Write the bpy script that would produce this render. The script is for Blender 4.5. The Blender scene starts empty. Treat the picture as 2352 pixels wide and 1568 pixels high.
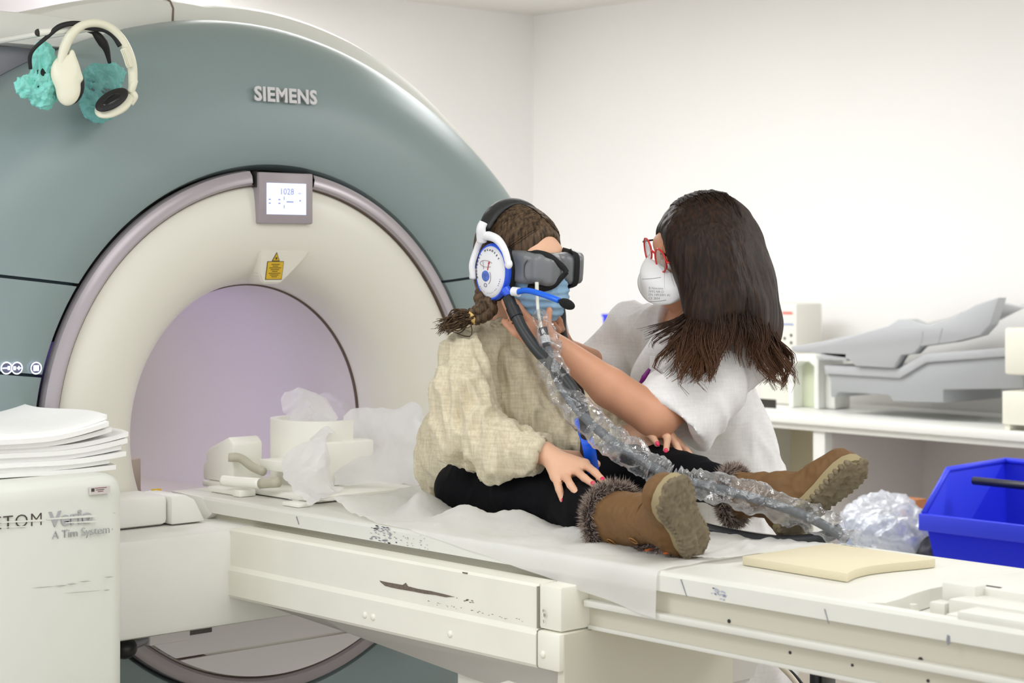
import bpy, bmesh, math, random
import numpy as np
from mathutils import Vector, Matrix, noise
PI = math.pi
S = bpy.context.scene
COL = S.collection
random.seed(7)
rng = np.random.default_rng(7)

# ---------------------------------------------------------------- camera
PHI = math.radians(42.3); CS, SN = math.cos(PHI), math.sin(PHI)
FPX, HZ = 4400.0, 600.0                       # focal length and horizon row, in photograph pixels
CAM = np.array([3.7826, -2.678, 1.49])
RIGHT = np.array([SN, CS, 0.0]); FWD = np.array([-CS, SN, 0.0]); UP = np.array([0, 0, 1.0])
cd = bpy.data.cameras.new('camera'); cam = bpy.data.objects.new('camera', cd); COL.objects.link(cam)
cd.sensor_width = 36.0; cd.lens = FPX / 2352 * 36.0
cd.shift_x = 0.0; cd.shift_y = -(784 - HZ) / 2352
cam.matrix_world = Matrix(((RIGHT[0], 0, -FWD[0], CAM[0]), (RIGHT[1], 0, -FWD[1], CAM[1]), (0, 1, 0, CAM[2]), (0, 0, 0, 1)))
cd.dof.use_dof = True; cd.dof.focus_distance = 3.95; cd.dof.aperture_fstop = 5.6
S.camera = cam
S.view_settings.view_transform = 'Standard'; S.view_settings.look = 'None'
S.view_settings.gamma = 1.0; S.view_settings.use_curve_mapping = False
S.view_settings.exposure = 0.0

def V(px, py, D):            # world point seen at (px, py) at depth D metres from the camera
    return CAM + D * (FWD + RIGHT * (px - 1176) / FPX + UP * (HZ - py) / FPX)
def WY(px, py, y):           # world point on the upright plane Y = y
    d = FWD + RIGHT * (px - 1176) / FPX + UP * (HZ - py) / FPX
    return CAM + d * (y - CAM[1]) / d[1]
def WX(px, py, x):
    d = FWD + RIGHT * (px - 1176) / FPX + UP * (HZ - py) / FPX
    return CAM + d * (x - CAM[0]) / d[0]
def WZ(px, py, z):
    d = FWD + RIGHT * (px - 1176) / FPX + UP * (HZ - py) / FPX
    return CAM + d * (z - CAM[2]) / d[2]

# ---------------------------------------------------------------- world and lamps
w = bpy.data.worlds.new('world'); S.world = w; w.use_nodes = True
w.node_tree.nodes['Background'].inputs[0].default_value = (0.965, 0.985, 1, 1)
w.node_tree.nodes['Background'].inputs[1].default_value = 1.32

def area(name, loc, size, power, color=(1, 1, 1), rot=(0, 0, 0)):
    l = bpy.data.lights.new(name, 'AREA'); l.shape = 'RECTANGLE'; l.size, l.size_y = size
    l.energy = power; l.color = color
    o = bpy.data.objects.new(name, l); o.location = loc; o.rotation_euler = rot; COL.objects.link(o)
    return o
NEUT = (0.965, 0.98, 1.0)
area('ceiling_lamp_light', (-2.1, 1.2, 2.66), (1.8, 1.2), 62, NEUT)
area('ceiling_lamp_light', (2.6, 2.4, 2.66), (1.2, 0.9), 48, NEUT)
area('ceiling_lamp_light', (-0.8, 2.0, 2.66), (1.8, 0.9), 26, NEUT)
area('ceiling_lamp_light', (2.2, -0.4, 2.66), (1.8, 1.2), 21, NEUT)
area('ceiling_lamp_light', (0.8, -2.6, 2.66), (1.2, 1.2), 40, NEUT)
# violet mood lighting of the scanner: in the bore, and beside the table foot
area('bore_light', (-0.75, 0.0, 1.415), (1.0, 0.10), 1.8, (1.0, 0.95, 0.95))
area('bore_violet_light', (-0.45, -0.30, 1.12), (0.5, 0.08), 2.0, (0.34, 0.28, 1.0), (0, math.radians(90), math.radians(-60)))
area('mood_light', (0.45, -2.3, 0.9), (0.3, 1.2), 3, (0.35, 0.4, 1.0), (math.radians(60), 0, math.radians(40)))

# ---------------------------------------------------------------- materials
MATS = {}
def mat(name, col, rough=0.5, metal=0.0, bump=0.0, scale=40.0, var=0.0, emit=0.0, spec=0.5, stretch=None,
        alpha=1.0, coat=0.0, sheen=0.0, sss=0.0, trans=0.0, detail=4.0, ecol=None, vcol=None):
    if name in MATS: return MATS[name]
    m = bpy.data.materials.new(name); m.use_nodes = True; nt = m.node_tree; N = nt.nodes; L = nt.links
    b = N['Principled BSDF']
    c = tuple(((x / 255) / 12.92 if x / 255 <= 0.04045 else ((x / 255 + 0.055) / 1.055) ** 2.4) for x in col) + (1,)
    b.inputs['Base Color'].default_value = c; b.inputs['Roughness'].default_value = rough
    b.inputs['Metallic'].default_value = metal; b.inputs['Specular IOR Level'].default_value = spec
    b.inputs['Alpha'].default_value = alpha
    b.inputs['Coat Weight'].default_value = coat; b.inputs['Sheen Weight'].default_value = sheen
    b.inputs['Transmission Weight'].default_value = trans
    if sss: b.inputs['Subsurface Weight'].default_value = sss; b.inputs['Subsurface Scale'].default_value = 0.01; b.inputs['Subsurface Radius'].default_value = (1, .3, .15)
    if emit:
        b.inputs['Emission Color'].default_value = (ecol + (1,)) if ecol else c; b.inputs['Emission Strength'].default_value = emit
    if bump or var:
        tc = N.new('ShaderNodeTexCoord'); mp = N.new('ShaderNodeMapping'); L.new(tc.outputs['Object'], mp.inputs[0])
        if stretch: mp.inputs['Scale'].default_value = stretch
        nz = N.new('ShaderNodeTexNoise'); nz.inputs['Scale'].default_value = scale; nz.inputs['Detail'].default_value = detail
        L.new(mp.outputs[0], nz.inputs['Vector'])
        if bump:
            bp = N.new('ShaderNodeBump'); bp.inputs['Strength'].default_value = bump; bp.inputs['Distance'].default_value = 0.01
            L.new(nz.outputs['Fac'], bp.inputs['Height']); L.new(bp.outputs[0], b.inputs['Normal'])
        if var:
            rp = N.new('ShaderNodeMapRange'); rp.inputs['From Min'].default_value = 0.3; rp.inputs['From Max'].default_value = 0.7
            L.new(nz.outputs['Fac'], rp.inputs['Value'])
            mx = N.new('ShaderNodeMix'); mx.data_type = 'RGBA'
            v2 = vcol
            if v2 is None: ca = tuple(x * (1 - var) for x in c[:3]) + (1,); cb = tuple(min(1, x * (1 + var)) for x in c[:3]) + (1,)
            else:
                ca = c; cb = tuple(((x / 255) / 12.92 if x / 255 <= 0.04045 else ((x / 255 + 0.055) / 1.055) ** 2.4) for x in v2) + (1,)
            mx.inputs[6].default_value = ca; mx.inputs[7].default_value = cb
            L.new(rp.outputs[0], mx.inputs[0]); L.new(mx.outputs[2], b.inputs['Base Color'])
    MATS[name] = m
    return m
def film(name, col=(235, 238, 242), opac=0.35, rough=0.12, bump=1.0, scale=30, white=0.5, gw=0.45, back=0.5):
    """thin clear plastic or veil-like paper: part transparent, part milky, with glossy creases"""
    if name in MATS: return MATS[name]
    m = bpy.data.materials.new(name); m.use_nodes = True; nt = m.node_tree; N = nt.nodes; L = nt.links
    for n in list(N): N.remove(n)
    out = N.new('ShaderNodeOutputMaterial'); tr = N.new('ShaderNodeBsdfTransparent'); gl = N.new('ShaderNodeBsdfGlossy')
    di = N.new('ShaderNodeBsdfDiffuse'); tl = N.new('ShaderNodeBsdfTranslucent')
    c = tuple((x / 255) ** 2.2 for x in col) + (1,)
    di.inputs[0].default_value = c; tl.inputs[0].default_value = c; gl.inputs['Roughness'].default_value = rough
    tr.inputs[0].default_value = (0.97, 0.97, 0.97, 1)
    tc = N.new('ShaderNodeTexCoord'); nz = N.new('ShaderNodeTexNoise'); nz.inputs['Scale'].default_value = scale; nz.inputs['Detail'].default_value = 5
    L.new(tc.outputs['Object'], nz.inputs['Vector'])
    bp = N.new('ShaderNodeBump'); bp.inputs['Strength'].default_value = bump; bp.inputs['Distance'].default_value = 0.02
    L.new(nz.outputs['Fac'], bp.inputs['Height'])
    for s in (gl, di): L.new(bp.outputs[0], s.inputs['Normal'])
    m1 = N.new('ShaderNodeMixShader'); m1.inputs[0].default_value = back; L.new(di.outputs[0], m1.inputs[1]); L.new(tl.outputs[0], m1.inputs[2])
    m2 = N.new('ShaderNodeMixShader'); m2.inputs[0].default_value = gw; L.new(m1.outputs[0], m2.inputs[1]); L.new(gl.outputs[0], m2.inputs[2])
    m3 = N.new('ShaderNodeMixShader')
    lw = N.new('ShaderNodeLayerWeight'); lw.inputs[0].default_value = 0.35; L.new(bp.outputs[0], lw.inputs['Normal'])
    ma = N.new('ShaderNodeMath'); ma.operation = 'MULTIPLY_ADD'; ma.inputs[1].default_value = 1 - opac; ma.inputs[2].default_value = opac
    L.new(lw.outputs['Facing'], ma.inputs[0]); ma.use_clamp = True
    L.new(ma.outputs[0], m3.inputs[0]); L.new(tr.outputs[0], m3.inputs[1]); L.new(m2.outputs[0], m3.inputs[2])
    L.new(m3.outputs[0], out.inputs[0]); MATS[name] = m
    return m

# ---------------------------------------------------------------- object helpers
def _origin(parent):
    v = Vector((0, 0, 0)); p = parent
    while p is not None: v += p.location; p = p.parent
    return v
def link(name, me, m=None, parent=None, smooth=False, label=None, kind=None):
    o = bpy.data.objects.new(name, me); COL.objects.link(o)
    if m is not None: me.materials.append(m)
    if smooth:
        me.polygons.foreach_set('use_smooth', [True] * len(me.polygons))
    if parent is not None:
        me.transform(Matrix.Translation(-_origin(parent))); o.parent = parent
    if label: o['label'] = label
    if kind: o['kind'] = kind
    return o
def thing(name, label, cat, loc=(0, 0, 0), group=None):
    o = bpy.data.objects.new(name, None); COL.objects.link(o); o.location = tuple(float(x) for x in loc)
    o.empty_display_size = 0.05
    return tag(o, label, cat, group)
def tag(o, label, cat, group=None):
    o['label'] = label; o['category'] = cat
    if group: o['group'] = group
    return o
def from_bm(name, bm, m, parent=None, smooth=False, **k):
    me = bpy.data.meshes.new(name); bm.normal_update(); bm.to_mesh(me); bm.free()
    return link(name, me, m, parent, smooth, **k)
def pydata(name, vs, fs, m, parent=None, smooth=False, **k):
    me = bpy.data.meshes.new(name); me.from_pydata([tuple(map(float, v)) for v in vs], [], fs); me.update()
    return link(name, me, m, parent, smooth, **k)
def autosmooth(o, ang=0.6):
    me = o.data; me.polygons.foreach_set('use_smooth', [True] * len(me.polygons))
    bm = bmesh.new(); bm.from_mesh(me)
    for e in bm.edges:
        if len(e.link_faces) == 2 and e.calc_face_angle(0) > ang: e.smooth = False
    bm.to_mesh(me); bm.free()
def bx(bm, x0, x1, y0, y1, z0, z1, bev=0.0, seg=2):
    b2 = bmesh.new(); r = bmesh.ops.create_cube(b2, size=1)
    for v in b2.verts: v.co = Vector(((x0 + x1) / 2 + v.co.x * (x1 - x0), (y0 + y1) / 2 + v.co.y * (y1 - y0), (z0 + z1) / 2 + v.co.z * (z1 - z0)))
    if bev: bmesh.ops.bevel(b2, geom=b2.edges[:], offset=bev, segments=seg, profile=0.5, affect='EDGES')
    merge(bm, b2)
def merge(bm, b2):
    me = bpy.data.meshes.new('t'); b2.to_mesh(me); b2.free(); bm.from_mesh(me); bpy.data.meshes.remove(me)
def box(name, x0, x1, y0, y1, z0, z1, m, parent=None, bev=0.0, **k):
    bm = bmesh.new(); bx(bm, x0, x1, y0, y1, z0, z1, bev)
    o = from_bm(name, bm, m, parent, **k)
    if bev: autosmooth(o)
    return o
def prism(bm, poly, axis, a0, a1, bev=0.0):
    """extrude a 2-D outline along axis ('x','y','z')"""
    b2 = bmesh.new()
    def P(u, v, a): return {'x': (a, u, v), 'y': (u, a, v), 'z': (u, v, a)}[axis]
    A = [b2.verts.new(P(u, v, a0)) for u, v in poly]; B = [b2.verts.new(P(u, v, a1)) for u, v in poly]
    b2.faces.new(A); b2.faces.new(B[::-1]); n = len(poly)
    for i in range(n): b2.faces.new((A[i], B[i], B[(i + 1) % n], A[(i + 1) % n]))
    bmesh.ops.recalc_face_normals(b2, faces=b2.faces[:])
    if bev: bmesh.ops.bevel(b2, geom=b2.edges[:], offset=bev, segments=2, profile=0.5, affect='EDGES')
    merge(bm, b2)
def catmull(P, n=8):
    P = [np.array(p, float) for p in P]
    if len(P) < 3: return [P[0] + (P[-1] - P[0]) * i / n for i in range(n + 1)]
    Q = [2 * P[0] - P[1]] + P + [2 * P[-1] - P[-2]]; out = []
    for i in range(1, len(Q) - 2):
        a, b, c, d = Q[i - 1:i + 3]
        for j in range(n):
            t = j / n
            out.append(0.5 * (2 * b + (c - a) * t + (2 * a - 5 * b + 4 * c - d) * t * t + (3 * b - a - 3 * c + d) * t ** 3))
    out.append(P[-1]); return out
def tube_geo(P, r, seg=10, flat=1.0, nrm=None, cap=True):
    """vertices and faces of a tube; r scalar or list; flat squashes it along nrm"""
    P = np.array(P, float); n = len(P); r = np.full(n, r) if np.isscalar(r) else np.interp(np.linspace(0, 1, n), np.linspace(0, 1, len(r)), r)
    T = np.gradient(P, axis=0); T /= np.linalg.norm(T, axis=1)[:, None] + 1e-12
    vs = []; u = np.array(nrm, float) if nrm is not None else (np.array([0, 0, 1.0]) if abs(T[0][2]) < .9 else np.array([1.0, 0, 0]))
    for i in range(n):
        if nrm is not None: u = np.array(nrm, float)
        u = u - T[i] * (u @ T[i]); u /= np.linalg.norm(u) + 1e-12; v = np.cross(T[i], u)
        for k in range(seg):
            a = 2 * PI * k / seg; vs.append(P[i] + r[i] * (math.cos(a) * u * flat + math.sin(a) * v))
    fs = [(i * seg + k, i * seg + (k + 1) % seg, (i + 1) * seg + (k + 1) % seg, (i + 1) * seg + k) for i in range(n - 1) for k in range(seg)]
    if cap: fs += [tuple(range(seg))[::-1], tuple((n - 1) * seg + k for k in range(seg))]
    return vs, fs
def tube(name, P, r, m, parent=None, seg=12, n=8, flat=1.0, nrm=None, **k):
    vs, fs = tube_geo(catmull(P, n) if n else P, r, seg, flat, nrm)
    return pydata(name, vs, fs, m, parent, smooth=True, **k)
def multi(name, geos, m, parent=None, smooth=True, **k):
    V_, F_ = [], []
    for vs, fs in geos:
        o = len(V_); V_ += list(vs); F_ += [tuple(i + o for i in f) for f in fs]
    return pydata(name, V_, F_, m, parent, smooth=smooth, **k)
def grid_obj(name, fn, nu, nv, m, parent=None, thick=0.0, **k):
    vs = [fn(i / nu, j / nv) for i in range(nu + 1) for j in range(nv + 1)]
    fs = [(i * (nv + 1) + j, (i + 1) * (nv + 1) + j, (i + 1) * (nv + 1) + j + 1, i * (nv + 1) + j + 1) for i in range(nu) for j in range(nv)]
    o = pydata(name, vs, fs, m, parent, smooth=True, **k)
    if thick:
        md = o.modifiers.new('s', 'SOLIDIFY'); md.thickness = thick; md.offset = 0
    return o
def ellipsoid(name, c, r, m, parent=None, basis=None, sub=3, **k):
    bm = bmesh.new(); bmesh.ops.create_icosphere(bm, subdivisions=sub, radius=1)
    B = np.eye(3) if basis is None else np.array(basis)
    for v in bm.verts:
        q = np.array(v.co) * np.array(r); v.co = Vector(np.array(c) + q @ B)
    return from_bm(name, bm, m, parent, smooth=True, **k)
def cyl(name, a, b, r, m, parent=None, seg=24, r2=None, **k):
    vs, fs = tube_geo([a, b], [r, r if r2 is None else r2], seg)
    o = pydata(name, vs, fs, m, parent, smooth=False, **k); autosmooth(o); return o
def text(name, s, size, origin, xdir, ydir, m, parent=None, ext=0.001, offset=0.0, align='LEFT', shear=0, space=1.0, **k):
    cu = bpy.data.curves.new('txt', 'FONT'); cu.body = s; cu.size = size; cu.extrude = ext; cu.offset = offset; cu.align_x = align
    cu.shear = shear; cu.space_character = space; cu.resolution_u = 3
    o = bpy.data.objects.new('txt', cu); COL.objects.link(o)
    dg = bpy.context.evaluated_depsgraph_get(); me = bpy.data.meshes.new_from_object(o.evaluated_get(dg))
    bpy.data.objects.remove(o); bpy.data.curves.remove(cu)
    X = Vector(xdir).normalized(); Y = Vector(ydir).normalized(); Z = X.cross(Y)
    M = Matrix(((X[0], Y[0], Z[0], origin[0]), (X[1], Y[1], Z[1], origin[1]), (X[2], Y[2], Z[2], origin[2]), (0, 0, 0, 1)))
    me.transform(M); me.name = name; me.materials.clear()
    return link(name, me, m, parent, **k)

# ---------------------------------------------------------------- distance-field modelling (numpy surface nets)
def nrmz(v): v = np.array(v, float); return v / (np.linalg.norm(v) + 1e-12)
class Field:
    def __init__(s, lo, hi, h):
        s.lo = np.array(lo, float); s.h = h; s.n = np.ceil((np.array(hi) - s.lo) / h).astype(int) + 1
        s.ax = [s.lo[i] + h * np.arange(s.n[i], dtype=np.float32) for i in range(3)]
        s.f = np.full(s.n, 1.0, np.float32)
    def _box(s, lo, hi):
        a = np.clip(np.floor((np.array(lo) - s.lo) / s.h).astype(int), 0, s.n); b = np.clip(np.ceil((np.array(hi) - s.lo) / s.h).astype(int) + 1, 0, s.n)
        return tuple(slice(a[i], max(a[i], b[i])) for i in range(3))
    def _pts(s, sl): return np.stack(np.meshgrid(*[s.ax[i][sl[i]] for i in range(3)], indexing='ij'), -1)
    def _merge(s, sl, d, k, op='add'):
        f = s.f[sl]
        if f.size == 0: return
        d = d.astype(np.float32)
        if op == 'sub': d = -d
        if k > 0:
            h = np.clip(k - np.abs(f - d), 0, None) / k; q = h * h * k * .25
        else: q = 0
        s.f[sl] = np.minimum(f, d) - q if op == 'add' else np.maximum(f, d) + q
    def cap(s, a, b, r1, r2=None, k=0.0, op='add', flat=None):
        """tapered capsule; flat=(axis, factor) squashes it along an axis"""
        a = np.array(a, float); b = np.array(b, float); r2 = r1 if r2 is None else r2; R = max(r1, r2) + k + 2.5 * s.h
        sl = s._box(np.minimum(a, b) - R, np.maximum(a, b) + R); P = s._pts(sl)
        if P.size == 0: return s
        ab = b - a; L2 = ab @ ab + 1e-12; pa = P - a; t = np.clip(pa @ ab / L2, 0, 1); q = pa - t[..., None] * ab
        if flat is not None:
            ax = nrmz(flat[0]); c = q @ ax; q = q + (c * (1 / flat[1] - 1))[..., None] * ax
            d = (np.linalg.norm(q, axis=-1) - (r1 + (r2 - r1) * t)) * (flat[1] if flat[1] < 1 else 1)
        else: d = np.linalg.norm(q, axis=-1) - (r1 + (r2 - r1) * t)
        s._merge(sl, d, k, op); return s
    def chain(s, pts, rs, k=0.01, op='add', flat=None):
        for i in range(len(pts) - 1): s.cap(pts[i], pts[i + 1], rs[i], rs[i + 1], k if i == 0 else min(k, .012) if op == 'add' else 0, op, flat)
        return s
    def ell(s, c, r, B=None, k=0.0, op='add'):
        c = np.array(c, float); r = np.array(r, float); R = r.max() + k + 2.5 * s.h; sl = s._box(c - R, c + R); P = s._pts(sl)
        if P.size == 0: return s
        q = P - c
        if B is not None: q = q @ np.array(B).T
        n = np.linalg.norm(q / r, axis=-1); g = np.linalg.norm(q / r ** 2, axis=-1) + 1e-9
        s._merge(sl, np.where(n < .2, -r.min() * (1 - n), n * (n - 1) / g), k, op); return s
    def box(s, c, r, B=None, rd=0.0, k=0.0, op='add'):
        c = np.array(c, float); r = np.array(r, float); R = np.linalg.norm(r) + k + 2.5 * s.h; sl = s._box(c - R, c + R); P = s._pts(sl)
        if P.size == 0: return s
        q = P - c
        if B is not None: q = q @ np.array(B).T
        q = np.abs(q) - (r - rd)
        s._merge(sl, np.linalg.norm(np.maximum(q, 0), axis=-1) + np.minimum(q.max(-1), 0) - rd, k, op); return s
    def cut(s, p, n, k=0.0, lim=None):
        """keep the side the normal points away from; lim=(lo,hi) limits the cut to a box"""
        sl = s._box(lim[0], lim[1]) if lim else (slice(None),) * 3
        n = nrmz(n); p = np.array(p, float)
        d = (s.ax[0][sl[0]][:, None, None] - p[0]) * n[0] + (s.ax[1][sl[1]][None, :, None] - p[1]) * n[1] + (s.ax[2][sl[2]][None, None, :] - p[2]) * n[2]
        s._merge(sl, -d, k, 'sub'); return s
    def mesh(s):
        f = s.f; g = f < 0
        c = [g[i:f.shape[0] - 1 + i, j:f.shape[1] - 1 + j, l:f.shape[2] - 1 + l] for i in (0, 1) for j in (0, 1) for l in (0, 1)]
        al = c[0].copy(); an = c[0].copy()
        for q in c[1:]: al &= q; an |= q
        act = an & ~al; idx = np.argwhere(act); ID = np.full(act.shape, -1, np.int64); ID[act] = np.arange(len(idx))
        co = [(i, j, l) for i in (0, 1) for j in (0, 1) for l in (0, 1)]
        vals = [f[idx[:, 0] + a, idx[:, 1] + b, idx[:, 2] + d] for a, b, d in co]
        acc = np.zeros((len(idx), 3)); cnt = np.zeros(len(idx))
        for p in range(8):
            for q in range(p + 1, 8):
                df = [co[q][m_] - co[p][m_] for m_ in range(3)]
                if sum(map(abs, df)) != 1: continue
                m_ = (vals[p] < 0) != (vals[q] < 0); t = np.where(m_, vals[p] / (vals[p] - vals[q] + 1e-12), 0)
                e = np.array(co[p])[None] + t[:, None] * np.array(df)[None]; acc += e * m_[:, None]; cnt += m_
        vs = s.lo + s.h * (idx + acc / cnt[:, None]); F_ = []
        for ax in range(3):
            o1, o2 = [(1, 2), (2, 0), (0, 1)][ax]
            sa = [slice(None)] * 3; sb = [slice(None)] * 3; sa[ax] = slice(0, -1); sb[ax] = slice(1, None)
            ch = g[tuple(sa)] != g[tuple(sb)]; E_ = np.argwhere(ch); ins = g[tuple(sa)][ch]
            ok = (E_[:, o1] > 0) & (E_[:, o2] > 0) & (E_[:, o1] < f.shape[o1] - 1) & (E_[:, o2] < f.shape[o2] - 1); E_ = E_[ok]; ins = ins[ok]
            def at(d1, d2):
                q = E_.copy(); q[:, o1] -= d1; q[:, o2] -= d2; return ID[q[:, 0], q[:, 1], q[:, 2]]
            Q = np.stack([at(1, 1), at(0, 1), at(0, 0), at(1, 0)], 1); Q[~ins] = Q[~ins][:, ::-1]; F_.append(Q)
        return vs, np.concatenate(F_)
    def obj(s, name, m, parent=None, disp=None, smooth=2, **k):
        vs, F_ = s.mesh()
        if len(F_) == 0: raise ValueError('empty field ' + name)
        for _ in range(smooth):                      # Laplacian smoothing over quad edges
            acc = np.zeros_like(vs); cnt = np.zeros(len(vs))
            for a in range(4):
                i, j = F_[:, a], F_[:, (a + 1) % 4]
                for ax in range(3):
                    acc[:, ax] += np.bincount(i, vs[j, ax], len(vs)) + np.bincount(j, vs[i, ax], len(vs))
                cnt += np.bincount(i, minlength=len(vs)) + np.bincount(j, minlength=len(vs))
            vs = .5 * vs + .5 * acc / cnt[:, None]
        me = bpy.data.meshes.new(name); me.vertices.add(len(vs)); me.loops.add(len(F_) * 4); me.polygons.add(len(F_))
        if disp is not None:
            me.vertices.foreach_set('co', vs.ravel()); 
            me.loops.foreach_set('vertex_index', F_.ravel()); me.polygons.foreach_set('loop_start', np.arange(len(F_)) * 4); me.update(calc_edges=True)
            nn = np.zeros(len(vs) * 3); me.vertices.foreach_get('normal', nn); vs = vs + nn.reshape(-1, 3) * disp(vs)[:, None]
            me.vertices.foreach_set('co', vs.ravel())
        else:
            me.vertices.foreach_set('co', vs.ravel()); me.loops.foreach_set('vertex_index', F_.ravel()); me.polygons.foreach_set('loop_start', np.arange(len(F_)) * 4)
        me.update(calc_edges=True); me.validate()
        return link(name, me, m, parent, smooth=True, **k)
def fnoise(sc, amp, seed=0, st=(1, 1, 1), ridge=False, basis=None):
    """sum of random plane waves; cheap vectorised wrinkle field"""
    r = np.random.default_rng(seed); W = r.normal(size=(14, 3)); W /= np.linalg.norm(W, axis=1)[:, None]; W *= (r.uniform(.5, 1.6, 14) * 2 * PI / sc)[:, None]; ph = r.uniform(0, 2 * PI, 14)
    def g(v):
        q = v * np.array(st) if basis is None else (v @ np.array(basis).T) * np.array(st)
        o = np.zeros(len(v))
        warp = np.sin(q @ W[0] * .6 + ph[0])[:, None] * .2 * sc * W[1] / np.linalg.norm(W[1])
        for a, b in zip(W, ph): o += np.sin((q + warp) @ a + b)
        o /= 3.7
        if ridge: o = 1 - 2 * np.abs(o)
        return o * amp
    return g
def addn(*fs): return lambda v: sum(f(v) for f in fs)
# ---------------------------------------------------------------- materials used widely
WHITE = mat('white_plastic', (238, 238, 226), 0.38, var=0.03, scale=6)
CREAM = mat('cream_plastic', (236, 234, 218), 0.4, var=0.03, scale=5)
SHELL = mat('white_shell', (224, 223, 214), 0.35, var=0.02, scale=4)
BLUEG = mat('blue_grey_cover', (132, 148, 147), 0.36, var=0.02, scale=3)
LILAC = mat('lilac_trim', (168, 160, 166), 0.35)
DARKT = mat('dark_teal_joint', (52, 72, 84), 0.5)
DARK = mat('dark_gap', (48, 44, 40), 0.7)
BLACK = mat('black_rubber', (26, 26, 28), 0.5)
METAL = mat('grey_metal', (150, 150, 152), 0.3, metal=0.9)
WALL = mat('wall_paint', (242, 240, 237), 0.9, var=0.01, scale=2)
COUNTER = mat('white_laminate', (240, 240, 234), 0.4)

# ---------------------------------------------------------------- the room
def struct(name, x0, x1, y0, y1, z0, z1, m): return box(name, x0, x1, y0, y1, z0, z1, m, kind='structure')
XB, YB, XE, YE, CH = -3.13, 3.75, 6.2, -4.6, 2.7
struct('floor', XB - .1, XE + .1, YE - .1, YB + .1, -.1, 0, mat('floor_vinyl', (166, 158, 146), 0.45, var=0.05, scale=30))
struct('ceiling', XB - .1, XE + .1, YE - .1, YB + .1, CH, CH + .1, mat('ceiling_paint', (236, 234, 228), 0.9))
struct('wall_back', XB - .1, XB, YE, YB, 0, CH, WALL)
struct('wall_right', XB - .1, XE + .1, YB, YB + .1, 0, CH, WALL)
struct('trim_1', XB, XB + .012, YE, YB, 0, .09, mat('skirting', (215, 212, 205), 0.5))

# ---------------------------------------------------------------- scanner
CZ = 1.085
sc_ = thing('mri_scanner', 'large blue-grey and white magnetic resonance scanner with round bore', 'scanner', (-.9, 0, 0))
def Ro(th): return 1.0 + .15 * abs(math.sin(th)) ** 4
def dome(prof, n=160, rin=.632):
    """prof: list of (rho, x); rho 0 = ring edge, 1 = outer outline"""
    vs = []; m_ = len(prof)
    for i in range(n):
        th = 2 * PI * i / n
        for rho, x in prof:
            r = rin + (Ro(th) - rin) * rho; vs.append((x, math.sin(th) * r, CZ + math.cos(th) * r))
    fs = [(i * m_ + j, i * m_ + j + 1, ((i + 1) % n) * m_ + j + 1, ((i + 1) % n) * m_ + j) for i in range(n) for j in range(m_ - 1)]
    return vs, fs
prof = [(-.02, -.05), (0, -.022), (.015, -.006), (.05, 0.0), (.2, .004), (.4, .0), (.55, -.010), (.68, -.028), (.78, -.05), (.86, -.078), (.92, -.108), (.96, -.138), (.985, -.168), (1.0, -.205), (1.0, -.26), (.985, -.30), (.96, -.31)]
vs, fs = dome(prof)
def slice_dome(z_lo, z_hi, name, tilt=.11, side=0):
    bm = bmesh.new(); V_ = [bm.verts.new(v) for v in vs]; [bm.faces.new([V_[i] for i in f]) for f in fs]
    if side: bmesh.ops.delete(bm, geom=[v for v in bm.verts if v.co.y * side < 0], context='VERTS')
    for v in bm.verts: v.co.z -= tilt * (abs(v.co.y) - .5)
    for z, s in ((z_lo, 1), (z_hi, -1)):
        if z is not None:
            bmesh.ops.bisect_plane(bm, geom=bm.verts[:] + bm.edges[:] + bm.faces[:], plane_co=(0, 0, z), plane_no=(0, 0, -s), clear_outer=True)
            bd = [e for e in bm.edges if e.is_boundary and all(abs(v.co.z - z) < 1e-4 for v in e.verts)]
            r = bmesh.ops.extrude_edge_only(bm, edges=bd)
            for v in [g for g in r['geom'] if isinstance(g, bmesh.types.BMVert)]: v.co.x -= .03
    for v in bm.verts: v.co.z += tilt * (abs(v.co.y) - .5)
    bmesh.ops.recalc_face_normals(bm, faces=bm.faces[:])
    o = from_bm(name, bm, BLUEG, sc_); autosmooth(o, .7); return o
slice_dome(1.4375, None, 'upper_cover'); slice_dome(1.2295, 1.4305, 'control_panel', side=-1); slice_dome(1.2295, 1.4305, 'side_cover', side=1); slice_dome(None, 1.2225, 'lower_cover')
vs2, fs2 = dome([(r * .995, x - .022) for r, x in prof]); pydata('inner_shell', vs2, fs2, DARKT, sc_, smooth=True)
# white magnet housing behind
RWA = [0, 10, 20, 30, 45, 54, 62, 75, 90, 180]; RWR = [1.056, 1.074, 1.092, 1.112, 1.142, 1.176, 1.211, 1.24, 1.25, 1.15]
def Rw(th): return float(np.interp(abs((math.degrees(th) + 180) % 360 - 180), RWA, RWR))
hp = [(-.12, -.285), (-.03, -.295), (-.012, -.305), (-.003, -.325), (0, -.35), (0, -1.74), (-.012, -1.78), (-.15, -1.8), (-.8, -1.8)]
vs_ = []; nh = 160
for i in range(nh):
    th = 2 * PI * i / nh
    for dr, x in hp: vs_.append((x, math.sin(th) * (Rw(th) + dr), CZ + math.cos(th) * (Rw(th) + dr)))
k_ = len(hp)
fs_ = [(i * k_ + j, i * k_ + j + 1, ((i + 1) % nh) * k_ + j + 1, ((i + 1) % nh) * k_ + j) for i in range(nh) for j in range(k_ - 1)]
o = pydata('magnet_housing', vs_, fs_, SHELL, sc_); autosmooth(o, .5)
P = [(-.285, -.113, CZ + .955)]
for dr, x in hp[1:6]:
    r = Rw(-.1) + dr; P.append((x, math.sin(-.1) * (r + .001), CZ + math.cos(-.1) * (r + .001)))
tube('housing_joint', P, .0028, mat('joint_brown', (120, 100, 84), .7), sc_, seg=6, n=0)
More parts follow.
